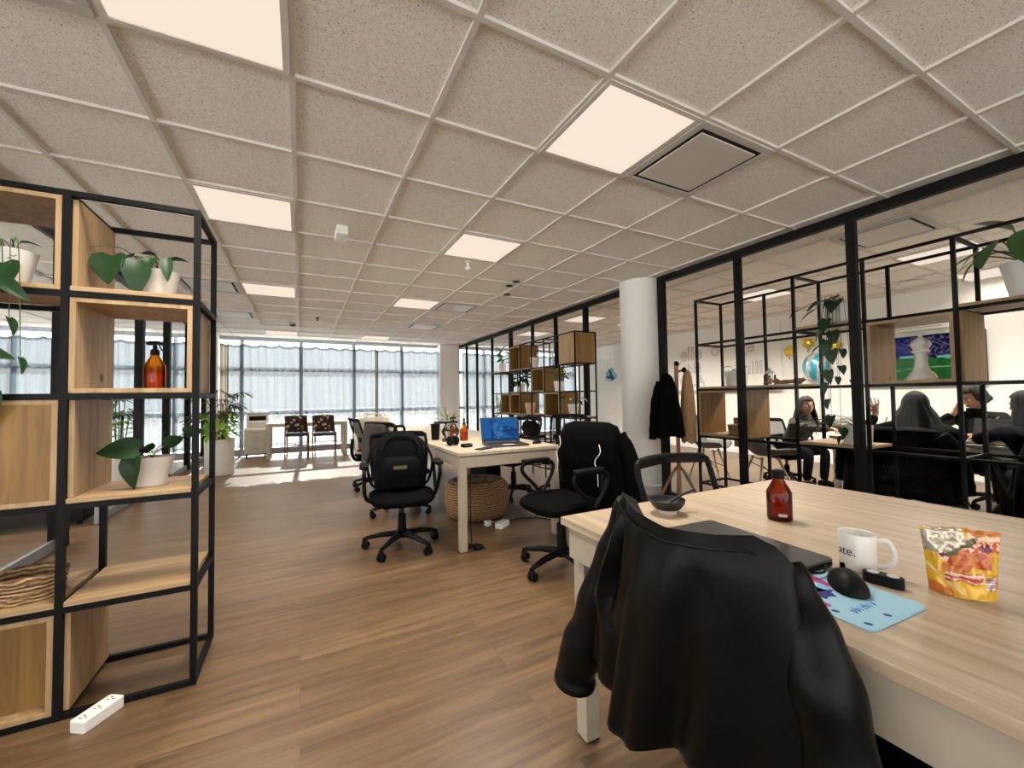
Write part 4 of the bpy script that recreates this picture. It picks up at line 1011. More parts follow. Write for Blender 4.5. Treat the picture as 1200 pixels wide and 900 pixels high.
# bowl with spoon
t = thing('bowl', 'small black bowl with cream foot at the far corner of the oak desk', 'bowl', (1.135, 1.035, DZ))
t.scale = (.86, .86, .86)
bm = B(); lathe(bm, [(.001, .0), (.030, .0), (.031, .008), (.052, .022), (.066, .042), (.070, .056), (.0685, .057), (.064, .044), (.050, .026), (.001, .014)], 36, cap=False); obj('bowl_body', bm, 'print_black', t, smooth=True)
bm = B(); lathe(bm, [(.0315, .0), (.033, .0085), (.0475, .0185), (.049, .0186), (.0345, .006), (.033, -.0002)], 36, cap=False); obj('bowl_foot', bm, 'stoneware', t, smooth=True, label='cream unglazed foot')
t = thing('spoon', 'black spoon resting in the small bowl', 'spoon', (1.135, 1.035, DZ), R(-12))
t.scale = (.86, .86, .86)
bm = B(); P = spline([(-.03, 0, .028), (0, 0, .034), (.06, 0, .0625), (.13, .0, .083)], 6); tube(bm, P, .0048, 8); obj('handle', bm, 'blackplas', t, smooth=True)
bm = B(); ell(bm, (-.035, 0, .029), (.020, .014, .006), 14, 8); obj('spoon_head', bm, 'blackplas', t, smooth=True)
b = spray_bottle('amber bottle with black cap standing on the oak desk', (1.385, .80, DZ), .036, .135, 0, pump=False)
bm = B()
for q in range(3): tube(bm, [V(.0366*cos(a), .0366*sin(a), .020+.004*sin(a*30+q*2)+.002*q) for a in [R(205+3*k) for k in range(14)]], .0008, 4)
obj('label_script', bm, 'print_white', b, label='small pale script near the base')
# snack pouch
t = thing('snack_pouch', 'yellow and orange foil snack pouch standing on the oak desk', 'pouch', (1.19, .335, DZ), R(-56))
t.scale = (1.08, 1.0, 1.04)
Wp, Hp = .108, .125
def pside(s):
    rows = []
    for j in range(73):
        v = j/72; row = []
        for i in range(61):
            u = i/60*2-1; hw = Wp/2*(.84+.18*v)
            bul = (.026*(1-v)**.8+.006)*(1-u*u)**.5*(1 if v < .96 else .5)
            cr = .0055*foldnoise((u*1.3, v*1.6, s), 3.0)+.002*foldnoise((u*4, v*4, s), 2.5)
            z = Hp*v*(1-.02*u*u)+(.006*(1-abs(u))*0)
            if v > .9: z += .005*foldnoise((u*2, 0, 5), 2)
            if j == 0: z = .0005+.006*(1-abs(u))**2*0
            row.append((u*hw*(1-.03*sin(PI*v)), s*(bul+cr*(1 if 0 < j < 72 else 0)), z))
        rows.append(row)
    return rows
def pcol(v, u):
    v0, u0 = v, u
    u += .035*foldnoise((u0*5, v0*5, 1), 1.3); v += .035*foldnoise((u0*5, v0*5, 7), 1.3)
    if v > .62+.55*max(0, u-.25) and u < .52: return 1
    if abs((v-.66)-.62*(u-.36)) < .055 and .28 < u < .70: return 3
    if (u-.22)**2+(v-.60)**2 < .0032: return 6
    if (u-.22)**2+(v-.59)**2 < .0085: return 5
    if (u-.80)**2*1.2+(v-.74)**2 < .0045: return 6
    if v > .66+.1*(u-.5) and u > .50 and v < .84: return 5 if foldnoise((u0*16, v0*16, 2), 1) > .18 else 4
    if v > .86 and u > .55: return 5 if v < .93 else 2
    if .44 < v < .68 and .26 < u < .88: return 4 if foldnoise((u0*9, v0*12, 4), 1) > .1 else 2
    if .22 < v < .36 and .20 < u < .72: return 5 if abs(v-.33) < .02 or abs(v-.255+.05*(u-.4)) < .012 else 4
    if .16 < v0 < .33 and .76 < u0 < .92: return 1 if (v0*60) % 2 < 1.3 else 6
    if abs(v-.30+.9*(u-.12)) < .022 and u < .42: return 5
    return 2 if foldnoise((u0*3, v0*3, 9), 1.4) > .22 else 0
bm = B(); grid(bm, pside(-1), pcol); grid(bm, pside(1), lambda v, u: 0)
PM = ['pyellow', 'psilver', 'porange', 'polive', 'pred', 'ppink', 'ppurple']
o = obj('pouch_film', bm, None, t, smooth=True, mats=PM)
bm = B(); poly_prism(bm, [(-Wp/2*.84, 0)]+[(Wp/2*.86*(-1+k/6), -.029*math.sqrt(1-(-1+k/6)**2)) for k in range(1, 12)]+[(Wp/2*.84, 0)]+[(Wp/2*.86*(1-k/6), .029*math.sqrt(1-(1-k/6)**2)) for k in range(1, 12)], 0, .001); obj('pouch_gusset', bm, 'ppurple', t)
bm = B(); rn = random.Random(2)
for k in range(4):
    x = .010+.009*k; pts = [V(x+rn.uniform(-.003, .003), -.0125, .098+.012*q/3-.003*k/3) for q in range(4)]; tube(bm, pts, .0011, 5)
obj('lettering_print', bm, 'ppink', t, label='curly pale lettering')

# ------------------------------------------------------------------ things on and under the work table
t = thing('laptop', 'open laptop with blue screen on the work table', 'laptop', (1.56, 3.16, DZ), R(-8))
bm = B(); poly_prism(bm, rrect(-.175, .175, -.12, .12, .012), .002, .016); obj('laptop_base', bm, 'laptop', t, bevel=.002)
bm = B(); box(bm, -.15, .15, -.03, .085, .0162, .0172); obj('keyboard', bm, 'blackplas', t)
bm = B(); box(bm, -.05, .05, -.105, -.045, .0162, .0166); obj('touchpad', bm, 'ventgrey', t)
tl = R(18)
def lid(bm, x0, x1, h0, h1, d0, d1):
    vs = box(bm, x0, x1, d0, d1, h0, h1)
    for v in vs:
        y, z = v.co.y, v.co.z; v.co.y = .118+y*cos(tl)+z*sin(tl); v.co.z = .018+z*cos(tl)-y*sin(tl)
bm = B(); lid(bm, -.175, .175, 0, .225, 0, .008); obj('laptop_lid', bm, 'laptop', t, bevel=.002)
scr = [emis('screen_deep_blue', (.012, .055, .19), .45), emis('screen_blue', (.02, .11, .34), .45), emis('screen_teal', (.02, .16, .26), .45), emis('screen_pale', (.12, .24, .42), .45)]
bm = B(); vs = []; nx, ny = 44, 30
for j in range(ny+1):
    row = []
    for i in range(nx+1):
        z = .014+.198*j/ny; y = -.0008
        row.append((-.163+.326*i/nx, .118+y*cos(tl)+z*sin(tl), .018+z*cos(tl)-y*sin(tl)))
    vs.append(row)
def scol(v, u):
    if v > .9: return 1
    if v < .08: return 0
    if u < .22: return 1
    n = foldnoise((u*9, round(v*14)*3.1, 1), 1)
    if (v*14) % 1 < .5 and n > .1 and u > .3: return 2 if u > .55 else 3
    return 0 if foldnoise((u*2, v*2, 3), 1) > 0 else 1
grid(bm, vs, scol); obj('screen', bm, None, t, mats=scr)
def tmouse(label, loc, rz, s=1.0):
    t = thing('computer_mouse', label, 'mouse', loc, rz)
    bm = B(); ell(bm, (0, 0, .0), (.032*s, .052*s, .034*s), 18, 10); 
    for v in bm.verts: v.co.z = max(0, v.co.z)
    obj('mouse_shell', bm, 'blackplas', t, smooth=True)
    bm = B(); tube(bm, [(-.003, .03, .027), (.003, .03, .027)], .006, 10); obj('scroll_wheel', bm, 'fabric', t, smooth=True)
tmouse('black mouse right of the open laptop on the work table', (1.855, 3.13, DZ), R(-70))
t = thing('headphones', 'black headphones lying on the corner of the work table', 'headphones', (1.17, 3.40, DZ), R(20))
for s in (-1, 1):
    bm = B(); tube(bm, [(s*.03-.012, 0, .042), (s*.03+.012, 0, .042)], .042, 18); obj('ear_cup', bm, 'blackplas', t, smooth=True, bevel=.006)
bm = B(); tube(bm, spline([(-.035, 0, .05), (-.06, .05, .06), (0, .12, .03), (.06, .05, .06), (.035, 0, .05)], 6), .007, 8); obj('headband', bm, 'blackplas', t, smooth=True)
t = thing('wallet', 'small black pouch in front of the headphones on the work table', 'pouch', (1.235, 3.235, DZ), R(12))
bm = B(); poly_prism(bm, rrect(-.045, .045, -.03, .03, .012), 0, .028); obj('pouch_body', bm, 'fabric', t, bevel=.008)
bm = B(); tube(bm, [(-.04, -.031, .018), (.04, -.031, .018)], .002, 6); obj('zip', bm, 'steel', t)
t = thing('phone', 'dark phone lying on the near left edge of the work table', 'phone', (1.30, 3.03, DZ), R(-60))
bm = B(); poly_prism(bm, rrect(-.037, .037, -.075, .075, .010), 0, .008); obj('phone_case', bm, 'blackplas', t, bevel=.002)
bm = B(); poly_prism(bm, rrect(-.034, .034, -.072, .072, .008), .008, .0084); obj('phone_screen', bm, 'print_black', t)
spray_bottle('amber spray bottle left of the open laptop, nearer of two', (1.40, 3.74, DZ), .038, .15, R(80))
spray_bottle('amber spray bottle behind the nearer one on the work table', (1.43, 4.14, DZ), .038, .15, R(140))
t = thing('tumbler', 'tall black tumbler on the left edge of the work table', 'cup', (1.19, 3.98, DZ))
bm = B(); lathe(bm, [(.001, 0), (.036, 0), (.038, .004), (.046, .15), (.043, .15), (.035, .008), (.001, .008)], 28, cap=False); obj('cup_body', bm, 'blackplas', t, smooth=True)
bm = B(); lathe(bm, [(.047, .148), (.048, .158), (.012, .162), (.012, .17), (.001, .17)], 28); obj('lid', bm, 'blackplas', t, smooth=True)
t = thing('glass_vase', 'clear round vase with dried stems on the work table', 'vase', (1.36, 4.02, DZ))
bm = B(); lathe(bm, [(.001, 0), (.05, 0), (.085, .045), (.09, .08), (.06, .13), (.05, .145)], 28, cap=False); obj('vase_body', bm, 'cleargl', t, smooth=True)
bm = B()
for k in range(6): a = k*1.1; tube(bm, spline([(.03*cos(a), .03*sin(a), .01), (.02*cos(a), .02*sin(a), .13), (.05*cos(a), .05*sin(a), .20+.015*k)], 5), .0018, 5)
obj('dried_stem', bm, 'leaf', t, smooth=True)
potted('spider_plant', 'pale spiky plant standing on the far part of work table', (1.78, 5.35, DZ), .06, .08, .12,
       [(.02*cos(a), .02*sin(a), .11, a, .5+.5*sin(k*2.3), .30+.06*sin(k), .022, False) for k, a in enumerate([k*.46 for k in range(26)])], mleaf='pale', mpot='ceramic', stems=False, seed=41)
t = thing('desk_lamp_tray', 'flat black tray on the far part of the work table', 'tray', (1.62, 4.95, DZ))
bm = B(); poly_prism(bm, rrect(-.14, .14, -.08, .08, .03), .10, .118); obj('tray_top', bm, 'blackplas', t, bevel=.004)
bm = B(); lathe(bm, [(.05, 0), (.05, .01), (.015, .02), (.015, .10)], 18); obj('tray_stand', bm, 'blackplas', t, smooth=True)
# tote and floral jacket by the second chair
t = thing('tote_bag', 'cream patterned tote bag on the chair at far end of work table', 'bag', (.84, 5.62, .456), R(15))
bm = B(); rows = []
for z, hw, hd in ((0, .21, .07), (.02, .23, .09), (.2, .24, .09), (.40, .235, .05), (.455, .23, .02)):
    rows.append([(hw*math.copysign(abs(cos(a))**.5, cos(a)), hd*math.copysign(abs(sin(a))**.7, sin(a))*(1+.1*sin(4*a+z*9)), z+.012*sin(3*a)*(z > .3)) for a in [2*PI*k/32 for k in range(32)]])
vs = grid(bm, rows, closed=True); bm.faces.new(vs[0][::-1]); bm.faces.new(vs[-1]); obj('bag_body', bm, 'cream', t, smooth=True)
for s in (-1, 1):
    bm = B(); tube(bm, spline([(-.1, s*.02, .44), (-.08, s*.05, .50), (.08, s*.05, .50), (.1, s*.02, .44)], 6), .007, 6); obj('strap', bm, 'cream', t, smooth=True)
garment('floral_jacket', 'dark floral jacket hanging on the mesh chair behind the backpack', 'jacket', (.90, 4.20, 0), R(28)-PI/2,
        [(.915, .10, .045, -.300), (.90, .15, .055, -.30), (.80, .17, .065, -.295), (.66, .175, .075, -.295), (.55, .18, .07, -.30)], [], 'pattern', seed=5)
t = thing('shoulder_bag', 'black shoulder bag hanging from the mesh chair behind the laptop', 'bag', (2.19, 4.24, 0), R(200)-PI/2)
bm = B(); rows = []
for z, hw, hd in ((.66, .05, .02), (.68, .12, .045), (.75, .15, .055), (.82, .13, .045), (.855, .08, .015)):
    rows.append([(.04+hw*cos(a), -.375+hd*sin(a), z+.10*cos(a)*hw) for a in [2*PI*k/28 for k in range(28)]])
vs = grid(bm, rows, closed=True); bm.faces.new(vs[0][::-1]); bm.faces.new(vs[-1]); obj('bag_body', bm, 'fabric', t, smooth=True)
bm = B(); tube(bm, spline([(.10, -.375, .84), (.07, -.35, .90), (.03, -.32, .925), (0, -.35, .90), (-.03, -.375, .84)], 6), .012, 8); obj('strap', bm, 'fabric', t, smooth=True)
# pouf
t = thing('pouf', 'round brown woven pouf under the work table', 'pouf', (1.545, 3.78, 0))
bm = B(); prof = [(.001, .002), (.24, .002), (.275, .02), (.30, .07), (.31, .15), (.31, .23), (.298, .30), (.265, .345), (.20, .362), (.10, .366), (.001, .366)]
lathe(bm, prof, 144, rib=.018, ribn=36, cap=False); obj('woven_cover', bm, 'pouf', t, smooth=True)
bm = B(); lathe(bm, [(.001, .367), (.035, .368), (.03, .376), (.001, .378)], 20); obj('centre_knot', bm, 'pouf', t, smooth=True)
socket_strip('white power socket on the floor in front of the pouf', (1.60, 3.33, 0), R(35), .15, .07, .045)
t = thing('plug', 'white charger plug beside the floor socket under the table', 'charger', (1.50, 3.42, 0), R(10))
bm = B(); poly_prism(bm, rrect(-.025, .025, -.025, .025, .006, 3), 0, .045); obj('charger_body', bm, 'whiteplas', t, bevel=.004)
bm = B(); tube(bm, spline([(.02, 0, .02), (.08, .05, .004), (.16, .02, .004), (.12, -.1, .004)], 6), .0025, 6); obj('lead', bm, 'whiteplas', t, smooth=True)
t = thing('floor_cable', 'dark power cable lying on floor between pouf and swivel chair', 'cable', (0, 0, 0))
bm = B(); tube(bm, spline([(1.66, 3.38, .02), (1.80, 3.45, .005), (1.98, 3.40, .005), (2.12, 3.22, .005), (2.28, 3.18, .005), (2.36, 3.34, .005), (2.2, 3.50, .005), (2.02, 3.46, .006)], 8), .005, 6); obj('lead', bm, 'blackplas', t, smooth=True)
t = thing('cable_tangle', 'black cable tangle on the floor behind the near table leg', 'cable', (1.17, 2.98, 0))
bm = B(); rn = random.Random(9)
for q in range(3): tube(bm, spline([(rn.uniform(-.09, .09), rn.uniform(-.07, .07), .006+.03*abs(rn.uniform(-1, 1))) for _ in range(7)], 6), .0045, 6)
tube(bm, spline([(.0, .0, .03), (.0, .02, .3), (.01, .03, .60)], 6), .004, 6)
obj('lead', bm, 'blackplas', t, smooth=True)
bm = B(); lathe(bm, [(.001, 0), (.03, 0), (.032, .02), (.02, .035), (.001, .036)], 16, (.03, -.05, 0)); obj('cable_plug', bm, 'blackplas', t, smooth=True)
t = thing('under_desk_box', 'black computer box standing under the work table behind the pouf', 'computer', (1.86, 4.30, 0), R(4))
bm = B(); box(bm, -.09, .09, -.2, .2, .012, .40); obj('computer_case', bm, 'blackplas', t, bevel=.006)
bm = B(); box(bm, -.07, .07, -.204, -.199, .03, .38); obj('front_panel', bm, 'fabric', t, bevel=.002)
for x, y in ((-.07, -.17), (.07, -.17), (-.07, .17), (.07, .17)):
    bm = B(); lathe(bm, [(.012, 0), (.012, .012)], 10, (x, y, 0)); obj('rubber_foot', bm, 'blackplas', t)

# ------------------------------------------------------------------ far end of the room
t = thing('palm', 'fan palm with lime undergrowth in tall white cylinder pot', 'plant', (-1.14, 7.93, 0))
bm = B(); lathe(bm, [(.001, 0), (.19, 0), (.195, .01), (.20, .56), (.185, .56), (.18, .50), (.001, .50)], 40, cap=False); obj('pot', bm, 'stoneware', t, smooth=True)
bm = B(); lathe(bm, [(.001, .515), (.178, .505)], 24, cap=False); obj('soil', bm, 'soil', t, smooth=True)
rn = random.Random(13); bs = B(); bf = B(); bl = B()
for k in range(13):
    a = rn.uniform(0, 2*PI); h = rn.uniform(.86, 1.32); q = rn.uniform(.04, .28)
    top = V(q*cos(a), q*sin(a), h); tube(bs, spline([(.06*cos(a), .06*sin(a), .50), (.08*cos(a), .08*sin(a), .5+(h-.5)*.55), top], 5), .007, 6)
    for m in range(10):
        b = a+(m-4.5)*.30; leaf_geo(bf, top, b, .35-.06*abs(m-4.5)+rn.uniform(-.15, .15), rn.uniform(.22, .34), .030, 0, False, .5, nu=6, nv=3)
for k in range(150):
    a = rn.uniform(0, 2*PI); q = .22*math.sqrt(rn.random()); leaf_geo(bl, (q*cos(a), q*sin(a), rn.uniform(.60, .98)), a+rn.uniform(-.7, .7), rn.uniform(-.6, .6), .12, .075, 0, True, .4, nu=5, nv=3)
obj('trunk', bs, 'redwood', t, smooth=True); obj('palm_fronds', bf, 'leaf', t, smooth=True); obj('undergrowth', bl, 'lime', t, smooth=True, label='lime green undergrowth')
# palm behind the left glass doors
t = thing('palm', 'green potted palm seen through left shelf behind the glass doors', 'plant', (-2.25, 7.6, 0))
bm = B(); lathe(bm, [(.001, 0), (.17, 0), (.20, .45), (.185, .45), (.18, .41), (.001, .41)], 32, cap=False); obj('pot', bm, 'stoneware', t, smooth=True)
bs = B(); bf = B(); bl = B()
for k in range(9):
    a = rn.uniform(0, 2*PI); h = rn.uniform(.9, 1.35); q = rn.uniform(.03, .2)
    top = V(q*cos(a), q*sin(a), h); tube(bs, spline([(.05*cos(a), .05*sin(a), .40), top*.7, top], 5), .007, 6)
    for m in range(8): leaf_geo(bf, top, a+(m-3.5)*.35, .35+rn.uniform(-.2, .2), .26, .03, 0, False, .5, nu=5, nv=3)
for k in range(70):
    a = rn.uniform(0, 2*PI); q = .2*math.sqrt(rn.random()); leaf_geo(bl, (q*cos(a), q*sin(a), rn.uniform(.5, 1.15)), a+rn.uniform(-.7, .7), rn.uniform(-.3, .6), .11, .065, 0, True, .4, nu=5, nv=3)
obj('trunk', bs, 'stem', t, smooth=True); obj('palm_fronds', bf, 'leaf', t, smooth=True); obj('undergrowth', bl, 'lime', t, smooth=True)
# low black cabinet behind glass doors
t = thing('low_cabinet', 'black low cabinet with a pale panel seen through lower left shelf', 'cabinet', (-2.26, 5.62, 0))
bm = B(); box(bm, -.42, .42, -.22, .22, .03, .46); obj('cabinet_body', bm, 'blackplas', t, bevel=.006)
bm = B(); box(bm, -.10, .20, -.226, -.22, .22, .42); obj('pale_panel', bm, 'stoneware', t)
for x, y in ((-.38, -.18), (.38, -.18), (-.38, .18), (.38, .18)):
    bm = B(); lathe(bm, [(.018, 0), (.018, .03)], 10, (x, y, 0)); obj('foot', bm, 'blackplas', t)
# pedestal + printer
t = thing('drawer_pedestal', 'beige rolling drawer pedestal left of the far window table', 'drawers', (-.82, 10.0, 0), R(4))
bm = B(); box(bm, -.20, .20, -.22, .22, .085, .585); obj('pedestal_body', bm, 'greige', t, bevel=.003)
for k in range(3):
    z0 = .095+.162*k
    bm = B(); box(bm, -.19, .19, -.238, -.221, z0, z0+.152); d = obj('drawer', bm, 'greige', t, bevel=.003)
    bm = B(); box(bm, -.05, .05, -.252, -.238, z0+.10, z0+.112); obj('handle', bm, 'greyalu', d, bevel=.002)
for x, y in ((-.16, -.18), (.16, -.18), (-.16, .18), (.16, .18)):
    bm = B(); tube(bm, [(x-.012, y, .03), (x+.012, y, .03)], .03, 16); tube(bm, [(x, y, .04), (x, y, .086)], .012, 8); obj('caster', bm, 'blackplas', t, smooth=True)
t = thing('printer', 'grey and white printer on top of the drawer pedestal', 'printer', (-.79, 10.0, .585), R(4))
bm = B(); box(bm, -.19, .19, -.17, .17, .0, .15); box(bm, -.19, .19, -.15, .17, .26, .30); box(bm, -.19, -.15, -.16, .17, .15, .26); box(bm, .15, .19, -.16, .17, .15, .26); box(bm, -.15, .15, .0, .17, .15, .26); obj('printer_body', bm, 'ventgrey', t, bevel=.006)
bm = B(); box(bm, -.15, .15, -.15, 0, .152, .158); obj('output_tray', bm, 'whiteplas', t)
bm = B(); box(bm, -.19, .19, -.155, .17, .301, .335); obj('scanner_lid', bm, 'greyalu', t, bevel=.004)
bm = B(); box(bm, -.15, .15, -.003, -.0005, .16, .25); obj('paper_slot', bm, 'dark', t)
# two patterned side chairs
def side_chair(label, x, y, rz):
    t = thing('side_chair', label, 'chair', (x, y, 0), rz)     # front faces local -Y (camera sees its back)
    for s in (-1, 1):
        bm = B(); tube(bm, spline([(s*.20, .19, 0), (s*.20, .18, .42), (s*.20, .17, .44)], 4), .012, 8); obj('leg', bm, 'redwood', t, smooth=True)
        bm = B(); tube(bm, spline([(s*.20, -.20, 0), (s*.20, -.19, .44), (s*.19, -.22, .66), (s*.18, -.25, .84)], 5), .012, 8); obj('leg', bm, 'redwood', t, smooth=True)
    bm = B(); bar(bm, (-.20, .18, .22), (.20, .18, .22), .016); bar(bm, (-.2, -.19, .25), (.2, -.19, .25), .016); obj('stretcher', bm, 'redwood', t)
    bm = B(); poly_prism(bm, rrect(-.215, .215, -.20, .21, .04), .435, .48); obj('seat', bm, 'pattern', t, bevel=.012)
    bm = B(); grid(bm, [[(-.195+.39*j/10, -.205-.09*i/6+.025*(1-(j/5-1)**2)*-1+.02, .52+.32*i/6+.015*(1-(j/5-1)**2)*(i == 6)) for j in range(11)] for i in range(7)]); obj('backrest', bm, 'floral', t, smooth=True, solid=.03)
side_chair('left of two patterned chairs at the far window table', -.06, 9.47, R(-4))
side_chair('right of two patterned chairs at the far window table', .44, 9.25, R(-8))

# ------------------------------------------------------------------ coat rack
RX, RY = 3.46, 2.99
t = thing('coat_rack', 'dark wooden coat rack in front of the glass partition post', 'coat rack', (RX, RY, 0))
bm = B(); tube(bm, [(0, 0, .05), (0, 0, 1.47)], .020, 12); obj('pole', bm, 'redwood', t, smooth=True)
for k in range(4):
    a = PI/4+k*PI/2; bm = B(); tube(bm, spline([(0, 0, .42), (.05*cos(a), .05*sin(a), .36), (.17*cos(a), .17*sin(a), .12), (.24*cos(a), .24*sin(a), .016)], 5), .014, 8); obj('leg', bm, 'redwood', t, smooth=True)
for z, a in ((1.45, 3.9), (1.45, .6), (1.39, -.6), (1.38, 5.0), (.98, 3.7), (.98, .4)):
    bm = B(); d = V(cos(a), sin(a), .25); tube(bm, [V(0, 0, z)+d*.015, V(0, 0, z)+d*.07], .008, 8); k = obj('peg', bm, 'redwood', t, smooth=True)
    bm = B(); ell(bm, V(0, 0, z)+d*.08, (.024, .024, .024), 12, 8); obj('knob', bm, 'blackplas', k, smooth=True)
garment('coat', 'long black coat hanging on the left of coat rack', 'coat', (RX-.11, RY+.03, 0), R(-27), [(1.37, .02, .02, 0), (1.33, .06, .05, 0), (1.22, .09, .07, 0), (.95, .13, .085, 0), (.72, .16, .09, 0)],
        [([(-.07, 0, 1.28), (-.13, -.02, 1.1), (-.16, -.03, .85), (-.17, -.03, .70)], (.04, .035))], 'cloth_black', seed=3, fold=.06)
garment('coat', 'tan canvas coat hanging on the right of coat rack', 'coat', (RX+.10, RY-.05, 0), R(-27), [(1.40, .02, .02, 0), (1.36, .035, .04, 0), (1.2, .055, .06, 0), (.95, .07, .07, 0), (.66, .065, .06, 0)], [], 'tan', seed=6, fold=.05)

# ------------------------------------------------------------------ meeting room contents
table('meeting_table', 'low wide meeting table behind the tall glass-side shelf', 5.15, 5.85, .30, 2.42, 'desk2', 'whiteplas', z=.68, top=.03, apron_h=.05, cat='table')
def shell_chair(label, x, y, rz, mt='shellgrey', s=1.0):
    t = thing('shell_chair', label, 'chair', (x, y, 0), rz)   # front +Y
    bm = B(); rows = []
    prof = [(.23, .425), (.21, .44), (.12, .425), (.0, .41), (-.10, .42), (-.17, .47), (-.215, .56), (-.24, .68), (-.255, .80), (-.26, .83)]
    for k, (y0, z0) in enumerate(prof):
        v = k/(len(prof)-1); hw = .235*(1-.10*v)*(.80 if k == len(prof)-1 else 1); row = []
        for j in range(13):
            u = j/6-1
            lift = .10*abs(u)**3*sin(PI*min(1, .15+v)) if v < .6 else .03*u*u
            row.append((u*hw, y0+(.09*u*u if v > .5 else 0), z0+lift))
        rows.append(row)
    grid(bm, rows); obj('shell_seat', bm, mt, t, smooth=True, solid=.008)
    for sx in (-1, 1):
        for sy in (-1, 1):
            bm = B(); tube(bm, [(sx*.10, sy*.09-.01, .40), (sx*.22, sy*.20-.01, 0)], [.015, .010], 8); obj('leg', bm, 'legwood', t, smooth=True)
    bm = B()
    for a, b in (((-.13, -.12, .32), (.19, .17, .14)), ((.13, -.12, .32), (-.19, .17, .14)), ((-.11, .10, .385), (.11, .10, .385)), ((-.11, -.12, .385), (.11, -.12, .385))): tube(bm, [a, b], .005, 6)
    obj('wire_brace', bm, 'black', t, smooth=True)
    return t
shell_chair('grey shell chair with wooden legs just right of the coat rack', 5.0, 3.80, R(-160))
shell_chair('grey shell chair under the lowest wooden box behind the glass', 4.93, 2.98, R(-120))
shell_chair('pale shell chair at the window side of the meeting table', 6.15, 2.55, R(170), 'shellwhite')
t = thing('striped_cloth', 'brown striped cloth hung over a grey shell chair', 'cloth', (4.93, 2.98, 0), R(-120))
bm = B(); grid(bm, [[(-.12+.24*j/12, -.272-.012*sin(j*1.3)-.03*max(0, i-4)/6+(.035 if i < 2 else 0)*(2-i)/2, .60+.045*i if i < 6 else .865-.03*(i-6)) for j in range(13)] for i in range(2, 6)]+[[(-.12+.24*j/12, -.302-.015*sin(j*1.3), .86-.05*i) for j in range(13)] for i in range(8)])
obj('cloth_drape', bm, 'stripe', t, smooth=True, solid=.006)
# black swivel chairs of the seated people
def plain_chair(label, x, y, f):
    return office_chair(label, (x, y), f, .40, .80, .3, arms=True, back_mt='mesh')

# television
t = thing('television', 'wall television showing a football match, seen through wooden box', 'television', (WX-.06, 2.42, 1.575), 0)
bm = B(); box(bm, -.025, .03, -.62, .62, -.335, .335); obj('casing', bm, 'blackplas', t, bevel=.004)
tvm = [emis('screen_pitch_green', (.03, .16, .035), .24), emis('screen_pitch_light', (.04, .20, .045), .24), emis('screen_stand_navy', (.012,.012,.06), .24), emis('screen_stand_violet', (.16,.13,.26), .24), emis('screen_board_cyan', (.25, .65, .62), .24), emis('screen_line', (.30, .60, .35), .24), emis('screen_blue', (.03, .06, .45), .24)]
def tvc(v, u):
    hz = .52-.10*(u-.5)
    if v > hz+.06:
        n = foldnoise((u*40, v*26, 3), 1); 
        if u < .4 and n > .12: return 6
        return 3 if n > .05 else 2
    if v > hz: return 4 if foldnoise((u*9, 1, 1), 1) > -.15 else 2
    if abs(v-(.28+.12*(u-.3))) < .010 or abs(u-.42-.4*(v-.2)) < .006: return 5
    return 1 if (u*7) % 1 < .5 else 0
bm = B(); grid(bm, [[(-.0255, .60-1.2*i/60, -.315+.63*j/40) for i in range(61)] for j in range(41)], tvc); obj('screen', bm, None, t, mats=tvm)
bm = B(); box(bm, .03, .0599, -.15, .15, -.1, .1); obj('wall_bracket', bm, 'black', t)
t = thing('air_conditioner', 'slim white wall unit above the television', 'wall unit', (WX-.05, 2.44, 2.06), 0)
bm = B(); box(bm, -.03, .0499, -.32, .32, -.08, .08); obj('housing', bm, 'whiteplas', t, bevel=.01)
bm = B(); box(bm, -.032, -.03, -.26, .26, -.05, -.03); box(bm, -.032, -.03, -.26, .26, .0, .006); obj('grille_slot', bm, 'ventgrey', t)
# whiteboard with outlined letters
t = thing('whiteboard', 'white wall board with faint outlined letters beyond the glass shelf', 'whiteboard', (WX-.02, 5.4, 1.85), 0)
bm = B(); box(bm, -.012, .0199, -1.15, 1.15, -.62, .60); obj('board', bm, 'wallwarm', t)
bm = B(); box(bm, -.06, -.013, -1.15, 1.15, -.64, -.615); obj('pen_tray', bm, 'ventgrey', t)
def wall_text(s, size, y, z, mt):
    bm = text_bm(s, size, outline=True)
    xform(bm, Matrix(((0, 0, -1, -.013), (-1, 0, 0, y), (0, 1, 0, z), (0, 0, 0, 1))))
    obj('lettering', bm, mt, t)
wall_text('elle', .40, .74, .18, 'ink_red'); wall_text('bill', .30, .66, -.14, 'ink_blue'); wall_text('OLA', .32, .72, -.42, 'ink_blue')
wall_text('or', .36, .08, .20, 'ink_red'); wall_text('ge', .34, -.52, .20, 'ink_red'); wall_text('mill', .34, -.58, -.22, 'ink_red')
# blue painted splash drawn on the wall seen left of the column
t = thing('wall_drawing', 'blue painted cloud-like drawing on the wall left of the round column', 'drawing', (WX-.003, 8.75, 1.72), 0)
bm = B(); rn = random.Random(3)
for (y, z, r) in ((0, .12, .10), (.1, .02, .14), (-.08, -.03, .13), (.02, -.10, .12), (.18, -.08, .08)):
    vs = [bm.verts.new((-.002, y+r*cos(a)*(1+.15*sin(5*a)), z+r*.75*sin(a)*(1+.15*sin(4*a)))) for a in [2*PI*k/24 for k in range(24)]]
    f = bm.faces.new(vs); ret = bmesh.ops.extrude_face_region(bm, geom=[f]); bmesh.ops.translate(bm, vec=(.003, 0, 0), verts=[g for g in ret['geom'] if isinstance(g, bmesh.types.BMVert)])
obj('painted_shape', bm, 'ink_sky', t)
